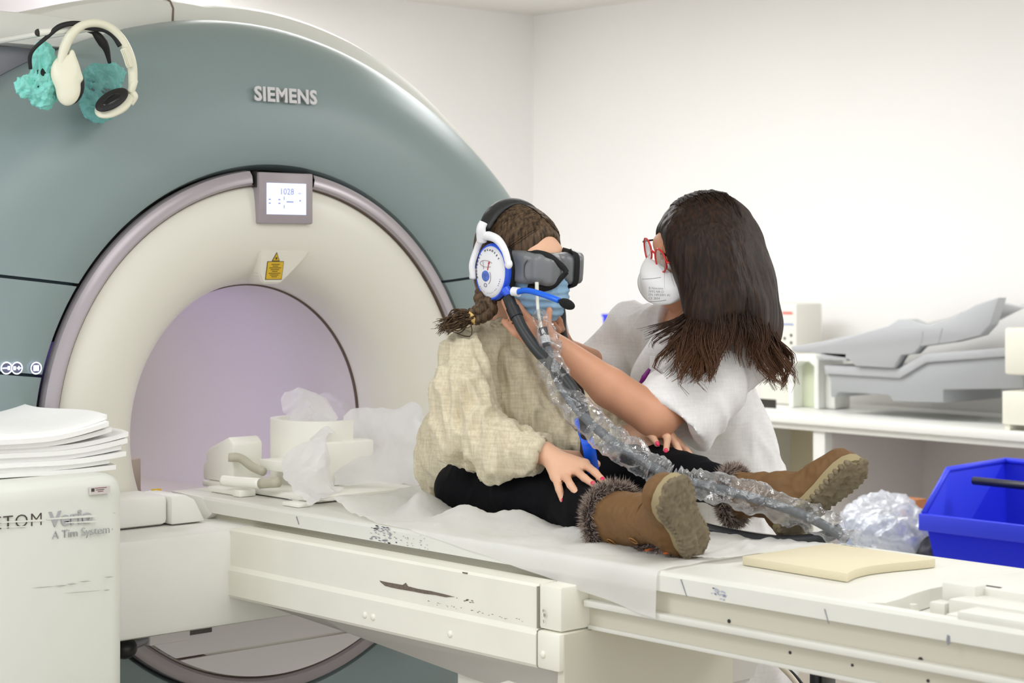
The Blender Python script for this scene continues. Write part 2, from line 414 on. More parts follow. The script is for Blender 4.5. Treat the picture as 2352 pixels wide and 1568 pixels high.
# ring, joints, funnel, bore
def lathe(name, prof, m, parent, n=128, a0=0, a1=2 * PI, **k):
    full = a1 - a0 > 6.28; cnt = n if full else n + 1; m_ = len(prof); vs = []
    for i in range(cnt):
        th = a0 + (a1 - a0) * i / n
        vs += [(x, math.sin(th) * r, CZ + math.cos(th) * r) for r, x in prof]
    fs = [(i * m_ + j, i * m_ + j + 1, ((i + 1) % cnt) * m_ + j + 1, ((i + 1) % cnt) * m_ + j) for i in range(n) for j in range(m_ - 1)]
    o = pydata(name, vs, fs, m, parent, **k); autosmooth(o, .6); return o
LIL2 = mat('satin_lilac_ring', (172, 164, 168), 0.28, metal=0.25)
aL, aR = math.atan2(-.068, .55), math.atan2(.094, .55)
lathe('trim_ring', [(.590, -.02), (.590, .004), (.596, .010), (.612, .010), (.624, .002), (.626, -.02)], LIL2, sc_, a0=aR + .004, a1=2 * PI + aL - .004, n=150)
lathe('ring_joint', [(.5875, -.02), (.5875, .0015), (.5915, .0015), (.5915, -.02)], mat('brown_joint', (96, 78, 66), .7), sc_)
FUN = mat('funnel_plastic', (226, 223, 210), 0.33)
fp = [(.5875, -.02), (.5868, -.006), (.58, -.002), (.55, .004), (.51, .008), (.47, .006), (.435, -.002), (.405, -.017), (.383, -.036), (.366, -.062), (.356, -.09), (.3495, -.125), (.3495, -.132)]
lathe('funnel_cover', fp, FUN, sc_)
lathe('bore_joint', [(.352, -.130), (.346, -.130), (.346, -.138), (.352, -.138)], mat('brown_joint', (96, 78, 66), .7), sc_)
lathe('bore_tube', [(.348, -.136), (.348, -1.80)], mat('bore_liner', (214, 208, 202), 0.35), sc_)
# bore floor, lamp strip and carriage block inside the bore
box('bore_floor', -1.8, -.14, -.235, .235, .84, .872, mat('bore_floor_plastic', (206, 200, 190), .45), sc_)
bm = bmesh.new(); prism(bm, [(-.28, .86), (-.30, .95), (-.295, 1.00), (-.19, 1.01), (-.19, .93), (-.15, .872), (-.15, .86)], 'x', -.62, -.30, .006)
o = from_bm('bore_rail', bm, mat('beige_block', (176, 160, 146), .45), sc_); autosmooth(o)
box('bore_rail', -1.5, -.36, -.19, -.02, .868, .885, mat('bore_floor_plastic', (206, 200, 190), .45), sc_)
# covers filling the funnel below the table, with a joint between the two plates
def seg_plate(name, z0, z1, m, R=.583, x0=-.03, x1=.012):
    pts = []
    a_hi = math.acos(max(-1, min(1, (z1 - CZ) / R))); a_lo = math.acos(max(-1, (z0 - CZ) / R)) if z0 > CZ - R else PI
    k = 24
    for i in range(k + 1):
        a = a_hi + (a_lo - a_hi) * i / k; pts.append((math.sin(a) * R, CZ + math.cos(a) * R))
    pts2 = [(-y, z) for y, z in pts[::-1] if abs(y) > 1e-6]
    bm = bmesh.new(); prism(bm, pts + pts2, 'x', x0, x1); bmesh.ops.remove_doubles(bm, verts=bm.verts, dist=1e-5)
    return from_bm(name, bm, m, sc_)
LOWP = mat('lower_plate', (238, 232, 232), .4)
seg_plate('front_plate', .579, .93, LOWP); seg_plate('front_plate', CZ - .584, .573, LOWP)
seg_plate('plate_backing', CZ - .585, .93, mat('brown_joint', (96, 78, 66), .7), x0=-.034, x1=.004)
box('vent_slot', .008, .018, -.27, -.195, .628, .645, mat('slot_grey', (92, 88, 84), .6), sc_, bev=.002)
box('foot_panel', .008, .03, -.37, -.262, .62, .70, LOWP, sc_, bev=.004)
# bottom flange that brings the scanner to the floor
box('plinth', -1.7, -.25, -.8, .8, 0, .16, SHELL, sc_, bev=.02)
# display
dp = box('display', -.01, .022, -.066, .092, 1.580, 1.702, mat('display_frame', (160, 150, 154), .35), sc_, bev=.004)
box('screen', .0215, .0235, -.045, .070, 1.602, 1.677, mat('lit_screen', (214, 222, 255), .3, emit=.62), dp)
GT = mat('screen_print', (150, 152, 190), .5, emit=.25)
YD, ZD = (0, 1, 0), (0, 0, 1)
text('screen_text', '1028', .021, (.0238, -.008, 1.650), YD, ZD, GT, dp, ext=.0001)
for y, z in ((-.040, 1.636), (-.040, 1.627), (-.012, 1.636), (-.012, 1.627)): box('screen_text', .0236, .0239, y, y + .006, z, z + .003, GT, dp)
text('screen_text', 'mm', .006, (.0238, .046, 1.652), YD, ZD, GT, dp, ext=.0001)
bm = bmesh.new(); bx(bm, .0236, .0239, .012, .032, 1.631, 1.634); bx(bm, .0236, .0239, .004, .006, 1.637, 1.645); bx(bm, .0236, .0239, .004, .006, 1.617, 1.625); bx(bm, .0236, .0239, .05, .054, 1.634, 1.638)
from_bm('screen_text', bm, GT, dp)
for s, y in ((0, -.0675), (1, .0935)): box('display_joint', -.004, .0135, y - .0012, y + .0012, 1.664 if s else 1.666, 1.704, DARK, sc_)
# maker's lettering, raised
text('lettering', 'SIEMENS', .047, (.008, -.070, 1.873), (0, 1, 0), (-.06, 0, 1), mat('silver_letters', (206, 204, 204), .4), sc_, ext=.0015, offset=.0016, space=1.06, label='raised silver letters')
# laser window recess and yellow stickers
YEL = mat('yellow_label', (214, 176, 40), .5); BRN = mat('label_print', (92, 74, 20), .6)
bm = bmesh.new()
hood = [(-.049, 1.516), (.1, 1.516), (.078, 1.49), (.045, 1.458), (.02, 1.436), (-.03, 1.436), (-.045, 1.46)]
n = len(hood); A = [bm.verts.new((.0045 - (1.52 - z) * .22, y, z)) for y, z in hood]; B = [bm.verts.new((-.045 - (1.52 - z) * .4, y, z)) for y, z in hood]
bm.faces.new(A); bm.faces.new(B[::-1]); [bm.faces.new((A[i], B[i], B[(i + 1) % n], A[(i + 1) % n])) for i in range(n)]
bmesh.ops.recalc_face_normals(bm, faces=bm.faces[:]); bmesh.ops.bevel(bm, geom=bm.edges[:], offset=.004, segments=2, affect='EDGES')
lw_ = from_bm('laser_window', bm, FUN, sc_); autosmooth(lw_, .4)
def tilt_sticker(y0, y1, z0, z1, nm, m, dx=0.0, tri=False):
    xf = lambda z: .0052 + dx - (1.52 - z) * .22
    pts = [(y0, z0), (y1, z0), ((y0 + y1) / 2, z1)] if tri else [(y0, z0), (y1, z0), (y1, z1), (y0, z1)]
    bm = bmesh.new(); A = [bm.verts.new((xf(z) + .0006, y, z)) for y, z in pts]; B = [bm.verts.new((xf(z) - .001, y, z)) for y, z in pts]
    bm.faces.new(A); bm.faces.new(B[::-1]); n = len(pts); [bm.faces.new((A[i], B[i], B[(i + 1) % n], A[(i + 1) % n])) for i in range(n)]
    return from_bm(nm, bm, m, lw_)
tilt_sticker(-.026, .022, 1.446, 1.490, 'warning_label', BRN); tilt_sticker(-.0245, .0205, 1.4475, 1.4885, 'warning_label', YEL, .0006)
tilt_sticker(-.0135, .0095, 1.4905, 1.512, 'warning_triangle', BRN, 0, True); tilt_sticker(-.0105, .0065, 1.4922, 1.5085, 'warning_triangle', YEL, .0006, True)
tilt_sticker(-.0045, .0005, 1.4945, 1.5, 'warning_triangle', BRN, .0012)
for i in range(8):
    z = 1.452 + i * .0043; s = .008 + .009 * ((i * 7) % 3) / 2; tilt_sticker(-.002 - s, -.002 + s, z, z + .0016, 'label_line', BRN, .0012)
box('warning_label', .006, .014, -.352, -.33, .957, .972, YEL, sc_)
# lit buttons on the control panel
GLOW = mat('button_glow', (236, 236, 255), .4, emit=4.0, ecol=(.78, .78, 1.0)); BTN = mat('button_face', (92, 96, 120), .4)
for px in (13, 37, 81):
    c = WX(px, 845, .003)
    b = cyl('button', c + np.array([-.006, 0, 0]), c + np.array([.0035, 0, 0]), .0118, BTN, sc_, seg=32)
    vs_, fs_ = [], []
    for i in range(33):
        a = 2 * PI * i / 32; vs_ += [tuple(c + np.array([.004, math.sin(a) * .0135, math.cos(a) * .0135])), tuple(c + np.array([.004, math.sin(a) * .0112, math.cos(a) * .0112]))]
    fs_ = [(2 * i, 2 * i + 1, 2 * i + 3, 2 * i + 2) for i in range(32)]
    pydata('button_ring', vs_, fs_, GLOW, b)
    q = c + np.array([.0042, 0, 0])
    if px == 13: box('button_symbol', q[0] - .001, q[0] + .0005, q[1] - .009, q[1] + .001, q[2] - .0012, q[2] + .0012, GLOW, b); box('button_symbol', q[0] - .001, q[0] + .0005, q[1] + .003, q[1] + .008, q[2] - .004, q[2] + .004, GLOW, b)
    elif px == 37: box('button_symbol', q[0] - .001, q[0] + .0005, q[1] - .008, q[1] - .003, q[2] - .004, q[2] + .004, GLOW, b); box('button_symbol', q[0] - .001, q[0] + .0005, q[1], q[1] + .009, q[2] - .0012, q[2] + .0012, GLOW, b); box('button_symbol', q[0] - .001, q[0] + .0005, q[1] + .0034, q[1] + .0056, q[2] - .004, q[2] + .004, GLOW, b)
    else:
        box('button_symbol', q[0] - .001, q[0] + .0005, q[1] - .006, q[1] + .006, q[2] - .006, q[2] + .006, GLOW, b)

# service cover and pipe boxes over the magnet, top left of the picture
bm = bmesh.new(); prism(bm, [(-1.5, 1.985), (-.31, 1.99), (-.27, 2.0), (-.25, 2.035), (-.30, 2.055), (-.5, 2.062), (-1.5, 2.062)], 'x', -1.7, -.235, .004)
o = from_bm('service_cover', bm, SHELL, sc_); autosmooth(o)
box('shaded_shoulder_filler', -.9, -.285, -1.4, -.2, 1.3, 1.99, mat('shoulder_shade', (150, 150, 156), .5), sc_, bev=.01)  # added filler; its grey paints the housing front's shade under the cover
box('supply_duct', -2.2, -1.9, -.62, .98, 2.2, 2.68, mat('duct_grey', (200, 194, 198), .6), sc_)
# hook rail for the headphones
hk = thing('hook_rail', 'thin white rod fixed across the top left of scanner cover', 'hook', (0, -.6, 1.98))
A_, B_ = WX(88, 75, .10), WX(243, 62, .10)
cyl('rod', A_, B_, .0075, WHITE, hk, seg=16)
ellipsoid('end_cap', B_, (.009, .009, .009), WHITE, hk, sub=2); ellipsoid('end_cap', A_, (.006, .0085, .0085), DARK, hk, sub=2)
for t in (.25, .85):
    p = A_ + (B_ - A_) * t; cyl('bracket', p, p + np.array([-.25, 0, .0]), .006, WHITE, hk, seg=10)
# ---------------------------------------------------------------- patient table
tb = thing('patient_table', 'long white patient table running out of the scanner bore, paint worn', 'table', (1.3, 0, 0))
TW = mat('table_paint', (238, 236, 222), 0.4, var=0.03, scale=7)
TOP = mat('table_top_white', (226, 225, 216), 0.45, var=0.02, scale=9)
TSH = mat('table_rail_shade', (206, 202, 184), .45)  # recess shade below the top, put into the rail colour
SCUF = mat('scuff_grey', (140, 142, 150), .8); BARE = mat('bare_patch', (112, 100, 88), .8, var=.2, scale=200)
# sliding top: cross-section with a low rim, extruded along x, hollow receiving end at the right
bm = bmesh.new()
sec = [(-.25, .918), (-.2495, .945), (-.246, .951), (-.238, .953), (-.228, .9505), (.228, .9505), (.238, .953), (.246, .951), (.2495, .945), (.25, .918), (.235, .914), (-.235, .914)]
prism(bm, sec, 'x', -.03, 1.9)
o = from_bm('table_top', bm, TOP, tb); autosmooth(o, .5)
# right-hand part of the top, with the curved well for the connectors
bm = bmesh.new()
k = 18; y0, y1 = -.205, .16
arc = [(1.90 + .0 + .10 * math.sin(t * PI / 2) ** .8 * 1.0 - .055 * (1 - t), y0 + (y1 - y0) * t) for t in np.linspace(0, 1, k)]
well = [(1.905, -.215), (1.872, -.185), (1.865, -.14), (1.868, -.09), (1.88, -.03), (1.90, .03), (1.925, .09), (1.955, .15), (2.0, .20)]
prism(bm, [(-.25, .918), (-.2495, .945), (-.246, .951), (-.238, .953), (-.228, .9505), (-.222, .9505), (-.222, .914), (-.235, .914)], 'x', 1.9, 3.0)
prism(bm, [(.25, .918), (.2495, .945), (.246, .951), (.238, .953), (.228, .9505), (.205, .9505), (.205, .914), (.235, .914)][::-1], 'x', 1.9, 3.0)
prism(bm, [(1.9, -.222), (3.0, -.222), (3.0, .205), (1.9, .205)], 'z', .905, .920)
from_bm('table_top_end', bm, TOP, tb)
# plate with curved edge overhanging the well
def curved_plate(z0, z1, pts, nm):
    bm = bmesh.new(); prism(bm, pts, 'z', z0, z1); o = from_bm(nm, bm, TOP, tb); return o
curve = [(1.915, -.235), (1.945, -.21), (1.938, -.16), (1.925, -.11), (1.915, -.05), (1.915, .01), (1.92, .07), (1.93, .12), (1.945, .17), (1.96, .20)]
curved_plate(.9215, .9515, [(1.89, -.236)] + curve + [(1.89, .206)], 'well_edge')
# connector blocks in the well
bm = bmesh.new()
bx(bm, 1.965, 3.0, -.05, .2, .92, .967, .004); bx(bm, 2.0, 3.0, -.12, -.045, .92, .955, .003)
bx(bm, 2.05, 3.0, -.20, -.115, .92, .948, .003)
o = from_bm('connector_block', bm, TOP, tb, kind='stuff'); autosmooth(o)
box('connector_slot', 1.99, 2.04, -.037, -.03, .9665, .9678, DARK, tb)
box('connector', 1.955, 2.02, -.075, -.04, .92, .972, TOP, tb, bev=.005)
box('connector', 1.96, 1.99, -.115, -.085, .92, .945, TOP, tb, bev=.003)
cyl('peg', (1.955, -.15, .92), (1.955, -.15, .944), .006, TOP, tb)
box('connector', 2.10, 2.13, -.0, .04, .967, .975, TOP, tb, bev=.003); box('connector', 2.14, 2.2, -.05, .02, .967, .977, TOP, tb, bev=.004)
box('connector', 2.1, 2.4, -.243, -.19, .948, .965, TOP, tb, bev=.005)
box('handle_block', 2.235, 2.4, -.262, -.23, .90, .958, TOP, tb, bev=.006)
# tapered nose at the scanner end
bm = bmesh.new()
A_ = [(-.075, .953), (-.03, .953), (.06, .950), (.10, .916), (.07, .897), (.02, .895), (-.02, .915)]
prism(bm, A_, 'y', -.25, -.19, .003); prism(bm, A_, 'y', .19, .25, .003); prism(bm, [(-.075, .953), (-.075, .948), (-.02, .915), (0.0, .915), (0.0, .953)], 'y', -.19, .19)
o = from_bm('top_nose', bm, TOP, tb, kind='stuff'); autosmooth(o)
# rails below the top
box('carriage', -.0, 3.0, -.232, .232, .878, .916, TSH, tb)
box('rail_lip', 1.306, 3.0, -.25, .25, .866, .878, TOP, tb, bev=.002)
box('lower_rail', 1.30, 3.0, -.228, .228, .828, .868, TSH, tb)
box('rail_lip', 1.30, 3.0, -.234, .234, .822, .830, TOP, tb, bev=.002)
# base body
bm = bmesh.new()
prism(bm, [(-.30, .822), (-.30, .898), (-.296, .903), (-.255, .905), (-.255, .868), (.255, .868), (.255, .905), (.296, .903), (.30, .898), (.30, .822)], 'x', .25, 1.24, 0)
o = from_bm('upper_side_panel', bm, TW, tb); autosmooth(o, .5)
bm = bmesh.new(); prism(bm, [(-.302, .752), (-.306, .758), (-.306, .812), (-.30, .822), (.30, .822), (.306, .812), (.306, .758), (.302, .752)], 'x', .25, 1.24)
o = from_bm('lower_side_panel', bm, TW, tb); autosmooth(o, .5)
bm = bmesh.new(); bx(bm, 1.2415, 1.30, -.30, .30, .824, .905, .005); o = from_bm('end_cap', bm, TW, tb); autosmooth(o)
bm = bmesh.new(); bx(bm, 1.2415, 1.302, -.306, .306, .752, .822, .006); o = from_bm('end_cap', bm, TW, tb); autosmooth(o)
for z0, z1 in ((.824, .9), (.755, .82)): box('panel_joint', 1.2395, 1.242, -.3035, .3035, z0, z1, mat('joint_grey', (150, 146, 134), .7), tb)
# keel under the body, narrowing downwards, and the column
bm = bmesh.new()
K0 = [(-.292, .755), (.292, .755), (.20, .700), (-.20, .700)]; K1 = [(-.292, .755), (.292, .755), (.245, .655), (-.245, .655)]
A = [bm.verts.new((.26, y, z)) for y, z in [(-.292, .755), (.292, .755), (.24, .735), (-.24, .735)]]
B = [bm.verts.new((.55, y, z)) for y, z in K0]; C_ = [bm.verts.new((1.29, y, z)) for y, z in K1]
for P_, Q_ in ((A, B), (B, C_)):
    for i in range(4): bm.faces.new((P_[i], Q_[i], Q_[(i + 1) % 4], P_[(i + 1) % 4]))
bm.faces.new(A); bm.faces.new(C_[::-1]); bmesh.ops.recalc_face_normals(bm, faces=bm.faces[:]); bmesh.ops.bevel(bm, geom=[e for e in bm.edges if e.is_valid], offset=.008, segments=3, affect='EDGES')
o = from_bm('keel', bm, mat('keel_grey', (206, 203, 196), .45), tb); autosmooth(o, .5)
bm = bmesh.new(); prism(bm, [(1.285, .10), (1.285, .70), (1.292, .82), (1.3045, .82), (1.3045, .7), (1.30, .1)], 'y', -.296, .16, 0)
o = from_bm('end_panel', bm, mat('end_panel_paint', (214, 210, 192), .5), tb)
bm = bmesh.new(); prism(bm, [(.90, -.2), (.90, .14), (1.286, .16), (1.286, -.296)], 'z', .10, .70); from_bm('column', bm, TW, tb)
box('foot', .2, 1.35, -.26, .26, 0, .10, TW, tb, bev=.02)
# rivets and screws
for px, py in ((838, 1412), (857, 1417), (1034, 1456), (1247, 1503)): ellipsoid('rivet', WY(px, py, -.306), (.0075, .004, .0075), TW, tb, sub=2)
for px, py, y, r in ((1675, 1426, -.232, .0035), (2115, 1515, -.232, .0045), (1815, 1498, -.228, .0028), (1958, 1527, -.228, .0025), (2132, 1563, -.228, .0028)):
    p = WY(px, py, y); cyl('screw', p + np.array([0, .001, 0]), p - np.array([0, .0012, 0]), r, DARK, tb, seg=10)
# worn paint, thin ragged patches lying on the panels
def flake(name, pts, y, m, t=.0006):
    bm = bmesh.new(); P_ = [WY(px, py, y) for px, py in pts]
    A = [bm.verts.new((p[0], y - t, p[2])) for p in P_]; B = [bm.verts.new((p[0], y + t, p[2])) for p in P_]; n = len(pts)
    bm.faces.new(A); bm.faces.new(B[::-1]); [bm.faces.new((A[i], B[i], B[(i + 1) % n], A[(i + 1) % n])) for i in range(n)]
    return from_bm(name, bm, m, tb)
up = [(872, 1333), (890, 1337), (925, 1343), (932, 1338), (937, 1346), (960, 1352), (990, 1357), (1020, 1364), (1042, 1370)]
lo = [(1024, 1371), (1000, 1366), (975, 1363), (950, 1358), (920, 1353), (900, 1349), (885, 1345), (875, 1337)]
flake('paint_scrape', up + lo, -.3006, BARE)
flake('paint_scrape', [(1062, 1313), (1074, 1315), (1073, 1318), (1063, 1316)], -.3006, BARE)
r_ = random.Random(3)
def flakes(name, n, x0, x1, yf, y, m, sx=7, sy=3, parent=tb):
    geos = []
    for _ in range(n):
        px = r_.uniform(x0, x1); py = yf(px) ; a = r_.uniform(.3, 1) * sx; b = r_.uniform(.3, 1) * sy; sk = .19
        P_ = [WY(px + u * a, py + v * b + sk * u * a, y) for u, v in ((-.5, -.3), (0, -.6), (.5, -.2), (.4, .4), (-.2, .6))]
        geos.append(([(p[0], y - .0006, p[2]) for p in P_], [(0, 1, 2, 3, 4)]))
    return multi(name, geos, m, parent, smooth=False, kind='stuff')
flakes('scuff_marks', 60, 852, 900, lambda x: 1203 + (x - 850) * .2 + r_.uniform(0, 1) ** 1.2 * 36, -.2505, SCUF, 9, 2.6)
flakes('scuff_marks', 26, 900, 985, lambda x: 1215 + (x - 900) * .2 + r_.uniform(0, 34), -.2505, SCUF, 5, 2.4)
flakes('scuff_marks', 22, 1632, 1668, lambda x: 1350 + (x - 1640) * .5 + r_.uniform(-5, 18), -.2505, mat('scuff_blue', (170, 176, 196), .8), 9, 4)
flakes('scuff_marks', 24, 960, 1210, lambda x: 1377 + (x - 960) * .2 + r_.uniform(-3, 4), -.3068, BARE, 6, 2)
flakes('scuff_marks', 10, 1040, 1090, lambda x: 1370 + (x - 1040) * .25 + r_.uniform(-3, 3), -.3006, BARE, 7, 2.5)
flakes('scuff_marks', 8, 1248, 1254, lambda x: r_.uniform(1395, 1430), -.3036, BARE, 2, 14)
for a, b in (((1563, 1330), (1577, 1370)), ((1893, 1398), (1903, 1432)), ((680, 1186), (686, 1204))):
    flake('hairline_crack', [a, (a[0] + 1.6, a[1]), (b[0] + 1.2, b[1]), b], -.2506, SCUF)
flake('scuff_marks', [(2176, 1457), (2181, 1460), (2182, 1478), (2177, 1482), (2174, 1470)], -.2506, SCUF)
# cross box between table and scanner
XBX = mat('cross_box_paint', (236, 235, 228), .42, var=.02, scale=6)
cb = box('cross_box', -.03, .25, -.59, .59, .688, .902, XBX, tb, bev=.016)
box('docking_shoulder', .0, .12, -.62, -.378, .905, .972, XBX, tb, bev=.012)
bm = bmesh.new(); prism(bm, [(-.376, .905), (-.376, .968), (-.34, .970), (-.315, .958), (-.285, .905)], 'x', .0, .13, .006); o = from_bm('docking_shoulder', bm, XBX, tb); autosmooth(o)
box('docking_shoulder', .0, .12, .378, .62, .905, .972, XBX, tb, bev=.012)
ellipsoid('release_knob', WX(286, 1488, .12), (.028, .028, .024), mat('black_knob', (22, 22, 24), .35), tb)
A_ = WX(292, 1484, .11); cyl('knob_shaft', A_, A_ + np.array([-.02, .055, .006]), .013, METAL, tb, seg=16)
box('shaft_bracket', .03, .10, A_[1] + .02, A_[1] + .06, .64, .689, METAL, tb, bev=.003)

# lit strip and cables under the table
ub = thing('floor_cable_bundle', 'thick black cables hanging under the patient table beside violet glow', 'cable', (.78, .05, 0))
for px, r, dx in ((1070, .0085, -8), (1127, .0075, -2), (1160, .0075, -14), (1188, .008, 6)):
    a, b, c = WY(px, 1515, .06), WY(px + dx * .5, 1580, .06), WY(px + dx, 1800, .06); c = np.array([c[0], c[1], .02])
    tube('cable', [a + np.array([0, 0, .07]), a, b, c], r, BLACK, ub)
box('cable_cover', .70, 1.05, .10, .16, .25, .60, TW, ub, bev=.01)
gl = box('lamp_strip', .80, .90, -.03, -.022, .625, .632, mat('violet_lamp', (190, 180, 255), .4, emit=6, ecol=(.5, .45, 1.0)), tb)

# ---------------------------------------------------------------- left cabinet with lettering
cbn = thing('equipment_cabinet', 'white rounded cabinet with worn printed lettering at lower left', 'cabinet', (.2, -1.1, 0))
CABM = mat('cabinet_white', (222, 224, 214), .4, var=.02, scale=5)
bm = bmesh.new()
out = [(-.2, -.678)]
for a in np.linspace(0, PI / 2, 10): out.append((.41 + .035 * math.sin(a), -.713 + .035 * math.cos(a)))
out += [(.449, -.80), (.452, -.87), (.450, -.95), (.445, -1.05), (.43, -1.2), (.40, -1.35), (.35, -1.5), (-.2, -1.5)]
out = out[::-1]
b2 = bmesh.new(); lv = [(0, 0), (1.03, 0), (1.05, .004), (1.060, .012), (1.0665, .026), (1.068, .045)]
cx, cy = .15, -1.15
rows = []
for z, ins in lv:
    row = []
    for x, y in out:
        d = np.array([x - cx, y - cy]); d = d / np.linalg.norm(d); row.append(b2.verts.new((x - d[0] * ins, y - d[1] * ins, z)))
    rows.append(row)
for r0, r1 in zip(rows[:-1], rows[1:]):
    for i in range(len(out)): b2.faces.new((r0[i], r0[(i + 1) % len(out)], r1[(i + 1) % len(out)], r1[i]))
b2.faces.new(rows[-1]); b2.faces.new(rows[0][::-1]); bmesh.ops.recalc_face_normals(b2, faces=b2.faces[:])
merge(bm, b2); o = from_bm('body', bm, CABM, cbn); autosmooth(o, .5)
INK = mat('ink_dark', (70, 60, 54), .6); INKG = mat('ink_grey', (172, 172, 174), .6)
xs = (0, 1, 0); t1 = WX(-2, 1216, .4535)
def lab(s, px, py, size, m, off=0, sp=1.0, x=.4525, xd=(0, 1, 0), shear=0):
    p = WX(px, py, x); return text('printed_lettering', s, size, p, xd, (0, 0, 1), m, cbn, ext=.0012, offset=off, space=sp, shear=shear)
lab('ETOM', -16, 1217, .036, INK, -.0006, 1.12, .4515)
lab('Verio', 113, 1209, .040, INKG, .0012, 1.05, .4515)
lab('A Tim System', 119, 1238, .0232, INKG, -.0004, .97, .4515)
# bands where the print has been rubbed away (bare cabinet paint smears)
sm = mat('rubbed_paint', (224, 226, 216), .5)
for (xa, ya, xb, yb, h) in ((-5, 1198, 100, 1192, 5), (108, 1190, 222, 1181, 6), (150, 1199, 225, 1195, 4), (-5, 1210, 60, 1207, 3)):
    bm = bmesh.new(); P_ = [WX(xa, ya, .4531), WX(xb, yb, .4531), WX(xb, yb + h, .4531), WX(xa, ya + h * .6, .4531)]
    bm.faces.new([bm.verts.new(p) for p in P_]); from_bm('rubbed_band', bm, sm, cbn)
st = box('asset_sticker', .4475, .4535, *[0, 0, 0, 0][:0], *(WX(206, 1135, .45)[1], WX(251, 1119, .45)[1]), WX(206, 1136, .45)[2], WX(206, 1119, .45)[2], mat('sticker_paper', (206, 200, 196), .5), cbn)
p = WX(206, 1136, .45)
box('sticker_print', .4532, .4538, p[1] + .0015, p[1] + .0085, p[2] + .006, p[2] + .0125, INK, cbn)
for i, (a, b, c) in enumerate(((.010, .036, .0115), (.012, .030, .008), (.016, .028, .0048))): box('sticker_print', .4532, .4538, p[1] + a, p[1] + b, p[2] + c, p[2] + c + .0013, mat('sticker_red', (130, 60, 62), .6) if i != 1 else INK, cbn)
def cab_fl(n, pts, m):
    geos = []
    for px, py, w_, h_ in pts:
        P_ = [WX(px + u * w_, py + v * h_ - .07 * u * w_, .4528) for u, v in ((-.5, -.2), (.2, -.5), (.5, .1), (-.1, .5))]; geos.append(([tuple(q) for q in P_], [(0, 1, 2, 3)]))
    multi(n, geos, m, cbn, smooth=False, kind='stuff')
cab_fl('scratch_marks', [(140, 1345, 30, 3), (165, 1341, 26, 3), (195, 1335, 30, 2.5), (100, 1348, 60, 1.6), (180, 1360, 70, 1.5), (245, 1355, 16, 3), (250, 1325, 22, 3), (215, 1357, 40, 1.2), (262, 1178, 8, 1.5), (258, 1215, 3, 6)], mat('scratch_grey', (176, 176, 164), .7))

# folded white sheets stacked on the cabinet
SHEET = mat('white_cotton', (246, 245, 242), .95, bump=.15, scale=60)
ns = 9
for i in range(ns):
    z = 1.071 + i * .0098; amp = .005; ph = .25 * i; e = (r_.uniform(-.02, .012) + (.02 if i in (2, 3, 4, 5) else -.012), r_.uniform(-.01, .01))
    def fn(u, v, i=i, z=z, ph=ph, e=e, side=1):
        y = -1.42 + (.775 + e[0] + .01 * math.sin(9 * v + ph)) * u; x = -.02 + (.40 + e[1]) * v
        edge = max(0, (u - .80) / .2); fr = max(0, (v - .85) / .15)
        up = .006 * i * edge ** 2 * .8 - .004 * fr ** 2
        return (x, y, z + amp * .35 * math.sin(14 * u + 5 * v + ph) + .003 * math.sin(31 * v + ph * 2) * edge * 0 + up * .6)
    nu, nv = 36, 20; G = [fn(a / nu, b / nv) for a in range(nu + 1) for b in range(nv + 1)]; T_ = [(x, y, zz + .0098 - .0006) for x, y, zz in G]
    # closed soft slab
    vs_ = G + T_; n0 = len(G); w_ = nv + 1
    fs_ = [(a * w_ + b + 1, (a + 1) * w_ + b + 1, (a + 1) * w_ + b, a * w_ + b) for a in range(nu) for b in range(nv)] + [(n0 + a * w_ + b, n0 + (a + 1) * w_ + b, n0 + (a + 1) * w_ + b + 1, n0 + a * w_ + b + 1) for a in range(nu) for b in range(nv)]
    bd = [a * w_ for a in range(nu)] + [nu * w_ + b for b in range(nv)] + [a * w_ + nv for a in range(nu, 0, -1)] + [b for b in range(nv, 0, -1)]
    fs_ += [(bd[j], bd[(j + 1) % len(bd)], bd[(j + 1) % len(bd)] + n0, bd[j] + n0) for j in range(len(bd))]
    o = pydata('folded_sheet', vs_, fs_, SHEET, None); autosmooth(o, 1.0)
    c0 = Vector((.18, -1.05, z)); o.data.transform(Matrix.Translation(-c0)); o.location = c0
    tag(o, 'folded white sheet, ' + ['bottom one', 'second from bottom', 'third from bottom', 'fourth from bottom', 'middle one', 'fourth from top', 'third from top', 'second from top', 'topmost'][i] + ' of pile on lettered cabinet', 'sheet', 'folded sheets on the cabinet')

# ---------------------------------------------------------------- spine coil and head cushion on the table
co = thing('receiver_coil', 'white plastic receiver coil with grey hose lying on table by bore', 'medical device', (0, 0, .952))
CO = mat('coil_plastic', (245, 244, 234), .4, var=.02, scale=8); HG = mat('hose_grey', (188, 184, 164), .5)
bm = bmesh.new()
bx(bm, -.11, .34, -.14, .16, .953, .966, .003); o = from_bm('base_plate', bm, CO, co); autosmooth(o)
bm = bmesh.new(); prism(bm, [(-.13, .966), (-.13, 1.005), (-.115, 1.012), (-.12, 1.03), (-.10, 1.045), (-.02, 1.075), (.0, 1.06), (.0, .966)], 'y', -.125, -.04, .006); o = from_bm('side_arm', bm, CO, co); autosmooth(o)
bm = bmesh.new(); bx(bm, -.03, .20, .0, .14, .966, 1.068, .006); bx(bm, .03, .06, .0, .03, 1.06, 1.082, .003); o = from_bm('housing', bm, CO, co); autosmooth(o)
tube('grey_hose', [V(525, 1050, 4.50), V(552, 1052, 4.50), V(580, 1072, 4.47), V(605, 1083, 4.44)], .0105, HG, co, label='grey hose')
o = box('hose_block', .07, .16, -.10, -.03, 1.004, 1.028, CO, co, bev=.003)
tube('handle_tube', [V(512, 1103, 4.42), V(540, 1106, 4.40), V(598, 1110, 4.36)], .0125, CO, co)
